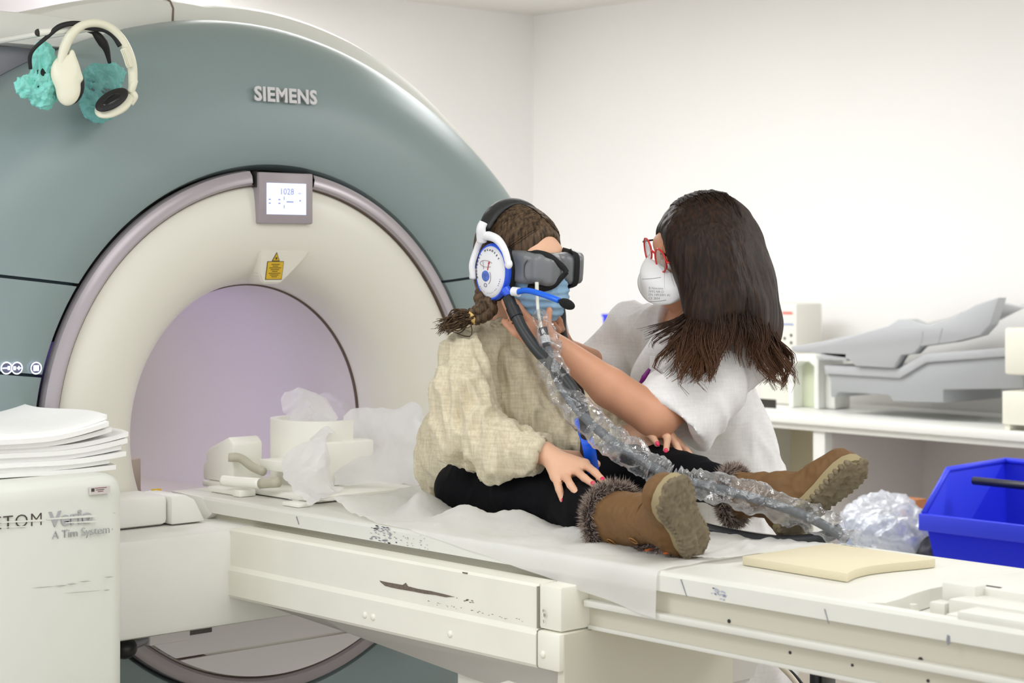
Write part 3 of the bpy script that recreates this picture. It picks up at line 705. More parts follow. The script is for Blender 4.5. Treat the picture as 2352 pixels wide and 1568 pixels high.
tube('handle_grip', [V(598, 1110, 4.36), V(640, 1107, 4.33)], .0118, HG, co, n=4)
box('latch', -.02, .10, -.185, -.14, .951, .963, CO, co, bev=.003); box('latch', .10, .13, -.195, -.15, .951, .967, CO, co, bev=.003)
box('clip', .31, .37, -.205, -.17, .951, .960, CO, co, bev=.002)
cyl('fitting', (.055, -.004, 1.03), (.055, -.012, 1.03), .009, HG, co)
# cushion box
cu = thing('head_cushion', 'tall white curved head support partly wrapped in paper on table', 'cushion', (.2, .1, .952))
bm = bmesh.new(); R0 = .145
pts = []
for a in np.linspace(math.radians(200), math.radians(-20), 26): pts.append((.07 + math.cos(a) * .115, .06 + math.sin(a) * -.10))
inn = [(.07 + (x - .07) * .86, .06 + (y - .06) * .86) for x, y in pts[::-1]]
prism(bm, pts + inn, 'z', .966, 1.115, 0); o = from_bm('curved_shell', bm, CO, cu); autosmooth(o, .5)
box('foam_core', .0, .14, .02, .12, .966, 1.06, mat('foam_white', (240, 238, 226), .9), cu, bev=.015)

# crumpled paper over the cushion and the coil
PAP = film('veil_paper', (250, 249, 250), opac=.80, rough=.5, bump=.25, scale=22, gw=.04)
def crumple(name, lab_, ctrl, nu, nv, amp, seed, sc=.07):
    """ctrl: rows of world points; bilinear-smooth surface through them with creases"""
    C_ = np.array(ctrl, float); R_, Q_ = C_.shape[:2]
    def cm(A, t):
        n = len(A) - 1; x = t * n; i = min(int(x), n - 1); f = x - i; a = A[max(i - 1, 0)]; b = A[i]; c = A[i + 1]; d = A[min(i + 2, n)]
        return .5 * (2 * b + (c - a) * f + (2 * a - 5 * b + 4 * c - d) * f * f + (3 * b - a - 3 * c + d) * f ** 3)
    nf = [fnoise(sc, amp, seed + k, ridge=True) for k in range(3)]
    vs_ = []
    for i in range(nu + 1):
        row = cm(C_, i / nu)
        for j in range(nv + 1): vs_.append(cm(row, j / nv))
    vs_ = np.array(vs_); vs_ = vs_ + np.stack([g(vs_) for g in nf], 1)
    fs_ = [(i * (nv + 1) + j, (i + 1) * (nv + 1) + j, (i + 1) * (nv + 1) + j + 1, i * (nv + 1) + j + 1) for i in range(nu) for j in range(nv)]
    o = pydata(name, vs_, fs_, PAP, None, smooth=True)
    return tag(o, lab_, 'paper')
crumple('crumpled_paper', 'crumpled white paper standing up on the curved head support', [
    [V(655, 905, 4.78), V(652, 935, 4.74), V(664, 965, 4.68), V(662, 1000, 4.62)],
    [V(685, 892, 4.76), V(690, 930, 4.66), V(695, 965, 4.58), V(690, 1000, 4.52)],
    [V(715, 896, 4.76), V(725, 935, 4.62), V(730, 965, 4.52), V(735, 1000, 4.46)],
    [V(745, 915, 4.74), V(755, 945, 4.62), V(760, 970, 4.52), V(765, 992, 4.46)],
    [V(772, 955, 4.70), V(775, 965, 4.64), V(776, 980, 4.56), V(778, 992, 4.50)]], 40, 34, .004, 5, .09)
crumple('crumpled_paper', 'greyish sheer paper bulging behind the crumpled sheets near bore edge', [
    [V(735, 905, 5.0), V(740, 940, 4.95), V(745, 990, 4.9)], [V(780, 906, 5.0), V(785, 945, 4.93), V(790, 990, 4.88)],
    [V(815, 912, 5.0), V(820, 950, 4.93), V(820, 990, 4.88)], [V(838, 935, 5.0), V(842, 960, 4.95), V(845, 990, 4.9)]], 30, 20, .005, 9, .08)
crumple('crumpled_paper', 'large white paper sheet standing upright behind the seated girl', [
    [V(776, 1000, 4.52), V(760, 1040, 4.50), V(765, 1080, 4.47), V(770, 1112, 4.42)],
    [V(800, 945, 4.62), V(805, 1010, 4.56), V(815, 1060, 4.50), V(815, 1112, 4.42)],
    [V(850, 938, 4.64), V(855, 1000, 4.60), V(865, 1060, 4.52), V(865, 1112, 4.42)],
    [V(905, 936, 4.62), V(910, 1000, 4.58), V(915, 1060, 4.50), V(915, 1112, 4.42)],
    [V(955, 925, 4.60), V(962, 1000, 4.54), V(962, 1060, 4.48), V(962, 1112, 4.42)],
    [V(978, 955, 4.56), V(982, 1010, 4.50), V(980, 1060, 4.46), V(975, 1112, 4.42)]], 50, 40, .003, 13, .12)
crumple('crumpled_paper', 'white paper fold draped in front of the curved head support', [
    [V(755, 985, 4.42), V(740, 1000, 4.40), V(700, 1015, 4.40), V(668, 1035, 4.42), V(645, 1060, 4.42)],
    [V(752, 1000, 4.40), V(742, 1040, 4.34), V(710, 1060, 4.34), V(670, 1075, 4.36), V(648, 1085, 4.36)],
    [V(756, 1050, 4.40), V(745, 1075, 4.34), V(715, 1090, 4.32), V(685, 1100, 4.30), V(660, 1105, 4.30)],
    [V(768, 1110, 4.38), V(748, 1112, 4.33), V(722, 1122, 4.28), V(700, 1135, 4.22), V(680, 1128, 4.24)],
    [V(790, 1122, 4.36), V(765, 1130, 4.30), V(745, 1142, 4.24), V(725, 1155, 4.18), V(712, 1160, 4.16)]], 44, 36, .003, 17, .07)

# paper sheet lying along the table and hanging over its near edge
pn = [fnoise(.16, .006, 31), fnoise(.07, .0018, 32, ridge=True)]
def hang(x):   return float(np.interp(x, [.38, .60, .70, .80, 1.0, 1.15, 1.3, 1.5], [-.10, -.04, -.005, -.002, .018, .036, .056, .083]))
def sheet_fn(u, v):
    x = .25 + (1.49 - .25) * u; L0 = .44; h = hang(x)
    tot = L0 + h; s = v * tot
    if s <= L0 or h < 0 and True and s <= L0:
        y = .19 - s; z = .9535
    else:
        q = s - L0; y = -.253 - .004 * math.sin(min(q / .02, 1) * PI / 2); z = .9525 - q
    # rumples around the seat and thighs
    b = 0
    for (bx_, by_, hh, sx, sy, ro) in ((.66, -.10, .040, .035, .06, .5), (.83, -.12, .034, .06, .05, .3), (.93, -.06, .026, .06, .05, 0), (1.12, -.06, .016, .08, .05, 0), (.55, -.05, .02, .08, .06, 0), (.42, -.1, .012, .06, .1, 0)):
        dx, dy = x - bx_, y - by_; dx, dy = dx * math.cos(ro) + dy * math.sin(ro), -dx * math.sin(ro) + dy * math.cos(ro)
        b += hh * math.exp(-(dx / sx) ** 2 - (dy / sy) ** 2)
    top = max(0, min(1, (y + .25) / .04)); 
    p = np.array([[x, y, 0]]); nz_ = (abs(pn[0](p)[0]) * 1.0 + abs(pn[1](p)[0])) * (.35 + .65 * min(1, max(0, (1.5 - x) / .5)))
    z += (b + nz_) * top
    if top < .2: y -= .003 * math.sin(x * 40) * min(1, max(0, .95 - z) / .03)
    return (x + .004 * math.sin(v * 9), y, z)
PAP2 = film('table_paper', (250, 249, 246), opac=.86, rough=.5, bump=.2, scale=18, gw=.04)
o = grid_obj('table_paper', sheet_fn, 150, 90, PAP2)
tag(o, 'thin white paper cover spread under the girl, hanging over near edge', 'paper')
def sheet2(u, v):
    x = 1.40 + .16 * u - .05 * v; y = .16 - .30 * v + .03 * u; p = np.array([[x, y, 0]])
    return (x, y, .956 + abs(pn[0](p)[0]) * .5 + abs(pn[1](p)[0]) + .004 * u)
o = grid_obj('table_paper', sheet2, 30, 40, PAP2); tag(o, 'small torn piece of thin white paper under the brown boots', 'paper')

# yellow foam pad
bm = bmesh.new()
a, b, c, d = [WZ(px, py, .967) for px, py in ((1705, 1277), (1947, 1316), (2149, 1282), (1905, 1247))]
edge = []
for t in np.linspace(0, 1, 14):
    p = b + (c - b) * t; inw = ((a + d) / 2 - (b + c) / 2); inw /= np.linalg.norm(inw); p = p + inw * .028 * math.sin(PI * min(1, t * 1.05)) ** 1 * (1.3 - t); edge.append((p[0], p[1]))
outl = [(a[0], a[1])] + edge + [(d[0], d[1])]
prism(bm, outl, 'z', .9515, .967, .0015)
o = from_bm('foam_pad', bm, mat('foam_yellow', (222, 212, 182), .9, bump=.1, scale=90), None); autosmooth(o, .6)
tag(o, 'flat pale yellow foam pad with concave edge lying on table', 'pad')
# ---------------------------------------------------------------- counter along the right wall
ct = thing('wall_counter', 'white laminate counter with open bays along the right wall', 'counter', (.5, 3.4, 0))
box('worktop', -1.55, 3.6, 3.06, 3.745, .868, .900, COUNTER, ct, bev=.003)
box('worktop_edge', -1.55, 3.6, 3.075, 3.10, .845, .868, COUNTER, ct, bev=.002)
BAYM = mat('bay_grey', (218, 210, 206), .6)
for x in (-.845, 1.0, 2.8):
    box('upright_panel', x, x + .055, 3.085, 3.72, 0, .868, COUNTER, ct)
box('bay_back', -.79, 3.55, 3.70, 3.72, 0, .868, BAYM, ct)
box('bay_side', -.79, -.785, 3.13, 3.70, 0, .867, BAYM, ct)
box('bay_shelf', -.79, 1.0, 3.2, 3.70, .28, .30, COUNTER, ct)
box('bay_back', -1.46, -.845, 3.70, 3.72, 0, .868, mat('bay_khaki', (226, 218, 190), .6), ct)
box('leg_panel', -1.5, -1.46, 3.1, 3.72, 0, .868, COUNTER, ct)

# two grey moulded trays stacked on the counter
GT1 = mat('tray_grey', (178, 180, 182), .42); GT2 = mat('tray_grey_dark', (164, 166, 168), .42); GT3 = mat('tray_inside', (216, 216, 218), .4)
def WYp(px, py, y): p = WY(px, py, y); return (p[0], p[2])
tr = thing('lower_coil_case', 'lower grey plastic case with feet, under the tilted tray', 'case', tuple(WY(2050, 920, 3.3)))
Yf, Yb = 3.22, 3.60
bm = bmesh.new()
side = [WYp(1900, 838, Yf), WYp(2068, 846, Yf), WYp(2130, 812, Yf), WYp(2352, 795, Yf), WYp(2352, 892, Yf), WYp(2166, 895, Yf), WYp(2166, 925, Yf), WYp(2050, 922, Yf), WYp(2042, 908, Yf), WYp(1925, 900, Yf), WYp(1918, 912, Yf), WYp(1908, 912, Yf), WYp(1906, 870, Yf), WYp(1900, 862, Yf)]
prism(bm, side[::-1], 'y', Yf, Yb, .006); o = from_bm('case_body', bm, GT2, tr); autosmooth(o, .5)
bm = bmesh.new(); rim = [WYp(1897, 838, Yf), WYp(2068, 846, Yf), WYp(2130, 812, Yf), WYp(2354, 795, Yf), WYp(2354, 815, Yf), WYp(2130, 832, Yf), WYp(2070, 868, Yf), WYp(1899, 858, Yf)]
prism(bm, rim[::-1], 'y', Yf - .012, Yb, .003); o = from_bm('case_rim', bm, GT1, tr); autosmooth(o, .5)
ut = thing('tilted_coil_tray', 'large light grey moulded tray lying tilted on the lower case', 'tray', tuple(WY(2000, 840, 3.3)))
bm = bmesh.new()
s2 = [WYp(1826, 795, Yf), WYp(1900, 783, Yf), WYp(1985, 765, Yf), WYp(2050, 748, Yf), WYp(2075, 733, Yf), WYp(2100, 732, Yf), WYp(2122, 742, Yf), WYp(2145, 746, Yf), WYp(2200, 728, Yf), WYp(2250, 700, Yf), WYp(2305, 682, Yf), WYp(2285, 745, Yf), WYp(2262, 770, Yf), WYp(2200, 785, Yf), WYp(2125, 795, Yf), WYp(2108, 812, Yf), WYp(2080, 815, Yf), WYp(2062, 845, Yf), WYp(1975, 840, Yf), WYp(1960, 825, Yf), WYp(1910, 818, Yf), WYp(1872, 808, Yf), WYp(1830, 808, Yf)]
prism(bm, s2[::-1], 'y', Yf - .03, Yf + .025, .006); o = from_bm('side_wall', bm, GT1, ut); autosmooth(o, .5)
# the tray's sloping floor rising to the back
bm = bmesh.new(); top = [(1835, 797), (1985, 772), (2055, 753), (2080, 742), (2100, 742), (2145, 752), (2200, 735), (2252, 708), (2298, 692)]
P1 = [WY(px, py, Yf + .02) for px, py in top]; n = len(P1)
rows = []
for y, dz in ((Yf + .02, 0), (Yf + .16, -.02), (Yf + .28, .0), (Yb, .035)):
    rows.append([bm.verts.new((p[0], y, p[2] + dz)) for p in P1])
for r0, r1 in zip(rows[:-1], rows[1:]):
    for i in range(n - 1): bm.faces.new((r0[i], r0[i + 1], r1[i + 1], r1[i]))
o = from_bm('tray_floor', bm, GT3, ut, smooth=True); md = o.modifiers.new('s', 'SOLIDIFY'); md.thickness = .008
tube('tray_ridge', [WY(2120, 760, Yf - .028), WY(2118, 780, Yf - .028), WY(2112, 797, Yf - .028)], .004, GT2, ut)
tube('tray_ridge', [WY(2165, 752, Yf - .028), WY(2160, 772, Yf - .028), WY(2155, 790, Yf - .028)], .004, GT2, ut)
box('tray_clip', *(lambda a, b: (a[0], b[0], Yf - .03, Yf, b[2], a[2]))(WY(1895, 808, Yf), WY(1955, 828, Yf)), GT1, ut, bev=.003)

# white analyser box at the left end of the counter
an = thing('wall_monitor', 'tall white instrument box with red and blue print behind the hair', 'device', tuple(WY(1795, 915, 3.5)))
a, b = WY(1745, 695, 3.45), WY(1829, 912, 3.45)
box('housing', a[0], b[0], 3.45, 3.62, .902, a[2], mat('ivory_case', (226, 224, 214), .45), an, bev=.008)
def pr(px0, py0, px1, py1, m, nm, y=3.448): 
    a, b = WY(px0, py0, y), WY(px1, py1, y); return box(nm, a[0], b[0], y, y + .003, b[2], a[2], m, an)
pr(1797, 715, 1820, 722, mat('print_red', (226, 130, 120), .5), 'red_print'); pr(1792, 742, 1822, 747, mat('print_blue', (150, 160, 200), .5), 'blue_print')
for px, py in ((1788, 768), (1817, 770), (1802, 777), (1817, 787), (1788, 786), (1787, 762)): p = WY(px, py, 3.449); cyl('button', p, p + np.array([0, .004, 0]), .0065, DARK, an, seg=12)
pr(1745, 915, 1782, 938, DARK, 'connector_strip', 3.10)
# roll holder
rh = thing('roll_holder', 'white arched holder with pale green panel on the counter', 'holder', tuple(WY(1865, 912, 3.4)))
a, b = WY(1812, 812, 3.36), WY(1880, 912, 3.36)
bm = bmesh.new(); W_ = b[0] - a[0]; zt, zb = a[2], .902
arch = [(a[0], zb), (a[0], zt - .02), (a[0] + .03, zt), (b[0] - .02, zt), (b[0], zt - .02), (b[0], zb), (b[0] - .022, zb), (b[0] - .022, zt - .045), (b[0] - .05, zt - .028), (a[0] + .05, zt - .028), (a[0] + .022, zt - .05), (a[0] + .022, zb)]
prism(bm, arch[::-1], 'y', 3.36, 3.52, .002); o = from_bm('arch', bm, COUNTER, rh); autosmooth(o)
box('green_panel', a[0] + .02, b[0] - .02, 3.42, 3.50, .902, zt - .025, mat('pale_green', (206, 212, 186), .6), rh)
box('side_block', b[0], b[0] + .05, 3.40, 3.50, .902, zt - .05, COUNTER, rh, bev=.006)
# white scale head at the right edge
sh = thing('bench_device', 'cream plastic device on a stand, cut off at right edge', 'device', tuple(WY(2340, 935, 3.15)))
P_ = lambda px, py: WY(px, py, 3.12)
a, b = P_(2306, 752), P_(2312, 860)
box('head', a[0], a[0] + .3, 3.12, 3.26, b[2], a[2], CREAM, sh, bev=.01)
a, b = P_(2306, 897), P_(2352, 935)
box('stand_base', a[0] + .005, a[0] + .3, 3.10, 3.24, .921, a[2], CREAM, sh, bev=.004)
for x in (a[0] + .02, a[0] + .27): box('foot', x - .01, x + .01, 3.11, 3.22, .901, .922, CREAM, sh)
a, b = P_(2342, 858), P_(2352, 900)
box('stem', a[0], a[0] + .05, 3.16, 3.2, b[2] - .01, a[2] + .01, CREAM, sh)

# blue box seen past the lab coat
BL = mat('blue_bin_plastic', (56, 70, 240), .38)
bb = thing('blue_container', 'small royal blue container seen on counter behind the woman', 'container', tuple(WY(1400, 790, 3.5)))
a, b = WY(1384, 727, 3.45), WY(1450, 780, 3.45)
bm = bmesh.new(); prism(bm, [(a[0], a[2]), (b[0], a[2] + .01), (b[0] - .01, b[2] - .1), (a[0] + .012, b[2] - .1)][::-1], 'y', 3.45, 3.6, .004); o = from_bm('bin_body', bm, BL, bb); autosmooth(o)
box('lid', a[0] - .003, b[0], 3.445, 3.605, a[2], a[2] + .012, BL, bb, bev=.003)
sd = thing('side_table', 'narrow white side table in the corner, holding the blue container', 'table', (a[0] + .1, 3.5, 0))
zt = b[2] - .101
box('top', a[0] - .02, b[0] + .12, 3.38, 3.70, zt - .03, zt, COUNTER, sd)
for x in (a[0] - .01, b[0] + .09):
    for y in (3.40, 3.67): box('leg', x, x + .025, y, y + .025, 0, zt - .03, COUNTER, sd)

# ---------------------------------------------------------------- rack with blue bins and bags, beyond the table
rk = thing('low_rack', 'low white rack trolley behind the table, carrying blue bins and bag', 'rack', (.9, 2.2, 0))
box('shelf', -.05, 1.7, 1.92, 2.55, .535, .56, COUNTER, rk); box('shelf', -.05, 1.7, 1.92, 2.55, .235, .25, COUNTER, rk)
for x in (-.04, .455, 1.66):
    for y in (1.93, 2.52): box('post', x, x + .025, y, y + .025, 0, .535, COUNTER, rk)
def bin_(nm, lab_, x0, x1, y0, y1, z0, h, open_front=True, inset=.03, grp=None):
    t = thing(nm, lab_, 'bin', ((x0 + x1) / 2, (y0 + y1) / 2, z0), grp)
    th = .006; bm = bmesh.new()
    B = [(x0 + inset, y0 + inset), (x1 - inset, y0 + inset), (x1 - inset, y1 - inset), (x0 + inset, y1 - inset)]
    hf = h * .60
    T_ = [(x0, y0, z0 + hf), (x1, y0, z0 + hf), (x1, y1, z0 + h), (x0, y1, z0 + h)]
    if not open_front: T_ = [(x0, y0, z0 + h), (x1, y0, z0 + h), (x1, y1, z0 + h), (x0, y1, z0 + h)]
    M_ = [(x0, y0 + .12, z0 + h * .98), (x1, y0 + .12, z0 + h * .98)]
    def wall(P_, nm2):
        b = bmesh.new(); f = b.faces.new([b.verts.new(p) for p in P_]); r = bmesh.ops.solidify(b, geom=[f], thickness=th); bmesh.ops.recalc_face_normals(b, faces=b.faces[:]); return from_bm(nm2, b, BL, t)
    b0 = [(x, y, z0) for x, y in B]
    wall(b0, 'bin_floor'); wall([b0[0], b0[1], T_[1], T_[0]], 'front_wall'); wall([b0[2], b0[3], T_[3], T_[2]], 'back_wall')
    wall([b0[3], b0[0], T_[0], M_[0], T_[3]], 'side_wall'); wall([b0[1], b0[2], T_[2], M_[1], T_[1]], 'side_wall')
    bm = bmesh.new(); bx(bm, x0 - .012, x1 + .012, y0 - .012, y0 + .004, z0 + hf - .05, z0 + hf, .004); o = from_bm('front_lip', bm, BL, t); autosmooth(o)
    tube('rim', [T_[0], M_[0], T_[3]], .009, BL, t, n=0); tube('rim', [T_[1], M_[1], T_[2]], .009, BL, t, n=0); tube('rim', [T_[3], T_[2]], .009, BL, t, n=0)
    return t
p1, p2, p3 = WY(2122, 1185, 2.0), WY(2160, 1275, 2.0), WY(2160, 1070, 2.35)
b1 = bin_('blue_bin', 'large open-fronted blue plastic bin at right, behind the table end', p1[0], p1[0] + .62, 2.0, 2.42, .562, .0)if False else bin_('blue_bin', 'large open-fronted blue plastic bin at right, behind the table end', p1[0], p1[0] + .62, 2.0, 2.42, .562, .315)
tube('divider_bar', [(p1[0] + .09, 2.12, .845), (p1[0] + .6, 2.12, .845)], .012, mat('bar_dark', (24, 26, 50), .4), b1, n=2)
bin_('blue_bin', 'small dark blue bin on the lower rack shelf under the table', .05, .44, 1.95, 2.3, .252, .2, False)
# clear bags
BAG = film('clear_bag', (238, 240, 244), opac=.5, rough=.14, bump=1.0, scale=26, gw=.35)
def bag(nm, lab_, c, r, seed, m, h=.010, amp=.012):
    F_ = Field(np.array(c) - np.array(r) * 1.5, np.array(c) + np.array(r) * 1.5, h)
    rr = np.random.default_rng(seed)
    for i in range(9):
        d = rr.normal(size=3); d /= np.linalg.norm(d); F_.ell(np.array(c) + d * np.array(r) * .45, np.array(r) * rr.uniform(.4, .62), k=.03)
    F_.cut((0, 0, c[2] - r[2] * .92), (0, 0, -1))
    o = F_.obj(nm, m, None, disp=addn(fnoise(.12, amp, seed, ridge=True), fnoise(.05, amp * .35, seed + 1, ridge=True)), smooth=1)
    return tag(o, lab_, 'bag')
bag('plastic_bag', 'crinkled clear plastic bag piled beside the large blue bin', (.20, 2.2, .66), (.22, .18, .13), 4, BAG)
bag('plastic_bag', 'white padded plastic bag standing inside the large blue bin', (p1[0] + .42, 2.22, .68), (.13, .12, .13), 6, mat('bag_white', (206, 208, 222), .3, bump=.4, scale=30))
# items inside the crinkled bag: folded white linen and a dark strap
bag('linen_bundle', 'white linen with blue stripe inside the clear bag', (.14, 2.2, .64), (.15, .12, .08), 12, mat('linen', (226, 228, 238), .9, var=.35, scale=9, vcol=(140, 160, 214)), amp=.01)
bag('dark_strap_bundle', 'dark grey strap bundle between clear bag and large blue bin', (.38, 2.12, .61), (.08, .07, .05), 14, mat('strap_dark', (58, 56, 62), .6), amp=.008)
o = box('cardboard_piece', .02, .09, 2.45, 2.5, .561, .72, mat('cardboard', (176, 112, 66), .8)); tag(o, 'orange brown cardboard piece standing behind the clear bag', 'cardboard')
# cables and stand below the table at right
pl = thing('equipment_stand', 'dark stand posts with pale cable below the patient table', 'stand', (1.7, .8, 0))
for px, w_ in ((1876, 11), (1904, 12)):
    a, b = WY(px, 1530, .9), WY(px - 3, 1600, .9)
    tube('post', [(a[0], .9, .68), (b[0], .9, .02)], .016, BLACK if px < 1890 else mat('dark_clear', (70, 70, 66), .3), pl, n=2)
box('foot_plate', WY(1876, 1530, .9)[0] - .1, WY(1904, 1530, .9)[0] + .1, .8, 1.0, 0, .025, BLACK, pl, bev=.005)
ca = thing('power_cable', 'pale cable hanging diagonally below the table, past the blue bin', 'cable', tuple(WY(1800, 1540, .5)))
tube('cable', [WY(1765, 1490, .5), WY(1790, 1525, .5), WY(1830, 1570, .5), WY(1900, 1680, .5), np.array([1.75, .5, .01])], .006, mat('cable_cream', (206, 196, 178), .5), ca)
tube('cable', [WY(1772, 1490, .52), WY(1800, 1525, .52), WY(1842, 1570, .52), WY(1915, 1680, .52), np.array([1.8, .52, .01])], .0035, BLACK, ca)
# ---------------------------------------------------------------- people
SKIN_G = mat('skin_girl', (226, 178, 146), .5, sss=.06, var=.03, scale=30, bump=.05)
SKIN_W = mat('skin_woman', (206, 150, 118), .5, sss=.06, var=.04, scale=30, bump=.05)
NAIL = mat('nail_polish_pink', (226, 40, 92), .25)
def hairmat(name, c1, c2, rough=.5, grad=None):
    m = bpy.data.materials.new(name); m.use_nodes = True; nt = m.node_tree; N = nt.nodes; L = nt.links; b = N['Principled BSDF']
    f = lambda c: tuple((x / 255) ** 2.2 for x in c) + (1,)
    b.inputs['Roughness'].default_value = rough; b.inputs['Specular IOR Level'].default_value = .22
    g = N.new('ShaderNodeNewGeometry'); sp = N.new('ShaderNodeSeparateXYZ'); L.new(g.outputs['Position'], sp.inputs[0])
    nz = N.new('ShaderNodeTexNoise'); nz.inputs['Scale'].default_value = 1.0; nz.inputs['Detail'].default_value = 3
    mp = N.new('ShaderNodeMapping'); mp.inputs['Scale'].default_value = (160, 160, 9); L.new(g.outputs['Position'], mp.inputs[0]); L.new(mp.outputs[0], nz.inputs['Vector'])
    mx = N.new('ShaderNodeMix'); mx.data_type = 'RGBA'; mx.inputs[6].default_value = f(c1); mx.inputs[7].default_value = f(c2)
    if grad:
        mr = N.new('ShaderNodeMapRange'); mr.inputs['From Min'].default_value = grad[0]; mr.inputs['From Max'].default_value = grad[1]; L.new(sp.outputs['Z'], mr.inputs['Value'])
        ad = N.new('ShaderNodeMath'); ad.operation = 'MULTIPLY_ADD'; L.new(nz.outputs['Fac'], ad.inputs[0]); ad.inputs[1].default_value = .5; L.new(mr.outputs[0], ad.inputs[2])
        sb = N.new('ShaderNodeMath'); sb.operation = 'SUBTRACT'; sb.use_clamp = True; L.new(ad.outputs[0], sb.inputs[0]); sb.inputs[1].default_value = .2
        L.new(sb.outputs[0], mx.inputs[0])
    else:
        mr = N.new('ShaderNodeMapRange'); mr.inputs['From Min'].default_value = .35; mr.inputs['From Max'].default_value = .65; L.new(nz.outputs['Fac'], mr.inputs['Value']); L.new(mr.outputs[0], mx.inputs[0])
    L.new(mx.outputs[2], b.inputs['Base Color'])
    bp = N.new('ShaderNodeBump'); bp.inputs['Strength'].default_value = .5; bp.inputs['Distance'].default_value = .004; L.new(nz.outputs['Fac'], bp.inputs['Height']); L.new(bp.outputs[0], b.inputs['Normal'])
    return m
HAIR_G = hairmat('hair_light_brown', (52, 41, 31), (104, 84, 64))
HAIR_W = hairmat('hair_dark_brown', (33, 23, 18), (116, 78, 52), grad=(1.38, 1.12))

def head(F, c, fw, lf, up, s, k=.012):
    c = np.array(c); B = np.array([fw, lf, up]); L_ = lambda x, y, z: c + s * (fw * x + lf * y + up * z)
    e = lambda p, r, kk=k, op='add': F.ell(L_(*p), np.array(r) * s, B, kk, op)
    e((-.012, 0, .032), (.098, .076, .086)); e((.018, 0, -.012), (.074, .066, .088), .02); e((.035, 0, -.060), (.050, .050, .050), .025)
    F.cap(L_(-.005, -.052, -.045), L_(.058, -.018, -.098), .018 * s, .016 * s, .02); F.cap(L_(-.005, .052, -.045), L_(.058, .018, -.098), .018 * s, .016 * s, .02)
    e((.068, 0, -.100), (.020, .022, .018), .015)                                   # chin
    e((.076, 0, .028), (.018, .050, .020), .02)                                     # brow
    F.cap(L_(.086, 0, .004), L_(.110, 0, -.034), .0085 * s, .012 * s, .008)         # nose
    for y in (-.012, .012): e((.097, y, -.036), (.011, .008, .008), .006)
    for y in (-.033, .033):
        e((.098, y, .000), (.018, .019, .013), .012, 'sub'); e((.056, y, -.040), (.028, .020, .024), .015)
    e((.091, 0, -.062), (.012, .026, .0065), .006); e((.088, 0, -.073), (.012, .022, .007), .005); F.cap(L_(.103, -.022, -.0675), L_(.103, .022, -.0675), .0022 * s, .0022 * s, .003, 'sub')
    for y in (-1, 1):
        F.ell(L_(-.012, y * .078, -.008), np.array((.018, .007, .031)) * s, B, .004); F.ell(L_(-.008, y * .084, -.006), np.array((.011, .005, .020)) * s, B, .003, 'sub')
    return L_, B
def eyes(L_, B, s, parent, iris=(90, 60, 40)):
    for y in (-.032, .032):
        e = ellipsoid('eye', L_(.076, y, .0), np.array((.0125, .0125, .0125)) * s, mat('eye_white', (230, 224, 218), .2), parent, B, 3)
        ellipsoid('iris', L_(.0856, y, 0.0), np.array((.0035, .0055, .0055)) * s, mat('iris_brown', iris, .2), e, B, 2)

# ================= the girl
girl = thing('person', 'girl in beige blouse and black leggings sitting on the table, goggles on', 'person', tuple(V(1110, 1180, 4.1)))
gf = nrmz([.99, .06, -.10]); gu = nrmz(np.array([.08, -.04, 1.0]) - gf * (np.array([.08, -.04, 1.0]) @ gf)); gl = np.cross(gu, gf)
GH = V(1198, 606, 4.10); GSC = .98
F_ = Field(V(1330, 1250, 4.35) * 0 + np.array([.52, -.22, .93]), (1.36, .52, 1.63), .0042)
GL, GB = head(F_, GH, gf, gl, gu, GSC)
F_.chain([GL(-.03, 0, -.06), V(1160, 740, 4.14), V(1148, 785, 4.15)], [.050, .046, .06], .02)
F_.ell(V(1150, 812, 4.17), (.070, .105, .040), None, .03)
F_.chain([V(1155, 850, 4.17), V(1155, 980, 4.18), V(1120, 1090, 4.18)], [.075, .085, .09], .04)
# arms
F_.chain([V(1074, 832, 4.08), V(1085, 1020, 4.01), V(1252, 1040, 3.885)], [.034, .033, .024], .02)
F_.chain([V(1245, 806, 4.24), V(1325, 955, 4.18), V(1462, 1000, 3.985)], [.034, .032, .022], .02)
# near hand: palm and four fingers spread on the thigh, thumb on the inner side
def hand(F, wr, kn, tips, mids, th, rp=.0165, rf=.0078):
    wr = np.array(wr)
    for q in kn: F.cap(wr + (np.array(q) - wr) * .12, q, rp, .0115, .010)
    for i in range(len(kn) - 1): F.cap(kn[i], kn[i + 1], .0105, .0105, .006)
    for q, m_, t in zip(kn, mids, tips): F.cap(q, m_, rf + .0016, rf + .0004, .004); F.cap(m_, t, rf + .0006, rf - .0008, .003)
    if th is not None: F.cap(wr + (np.array(th[0]) - wr) * .3, th[0], .014, .012, .01); F.cap(th[0], th[1], .0112, .0098, .004); F.cap(th[1], th[2], .0098, .0082, .003)
wr = V(1262, 1046, 3.88)
kn = [V(1276, 1094, 3.845), V(1298, 1089, 3.835), V(1322, 1079, 3.83), V(1343, 1066, 3.835)]
ti = [V(1294, 1152, 3.800), V(1329, 1138, 3.768), V(1364, 1113, 3.765), V(1386, 1104, 3.765)]
mi = [V(1284, 1122, 3.812), V(1310, 1113, 3.785), V(1342, 1097, 3.785), V(1366, 1084, 3.79)]
hand(F_, wr, kn, ti, mi, (V(1325, 1048, 3.90), V(1352, 1052, 3.91), V(1372, 1066, 3.91)))
w2 = V(1465, 1000, 3.985)
kn2 = [V(1486, 990, 3.96), V(1514, 990, 3.955), V(1538, 1002, 3.965), V(1556, 1018, 3.98)]
mi2 = [V(1500, 1004, 3.94), V(1534, 1004, 3.935), V(1554, 1022, 3.945), V(1576, 1034, 3.965)]
ti2 = [V(1510, 1021, 3.935), V(1529, 1037, 3.925), V(1566, 1046, 3.935), V(1592, 1053, 3.95)]
hand(F_, w2, kn2, ti2, mi2, None, .015, .0074)
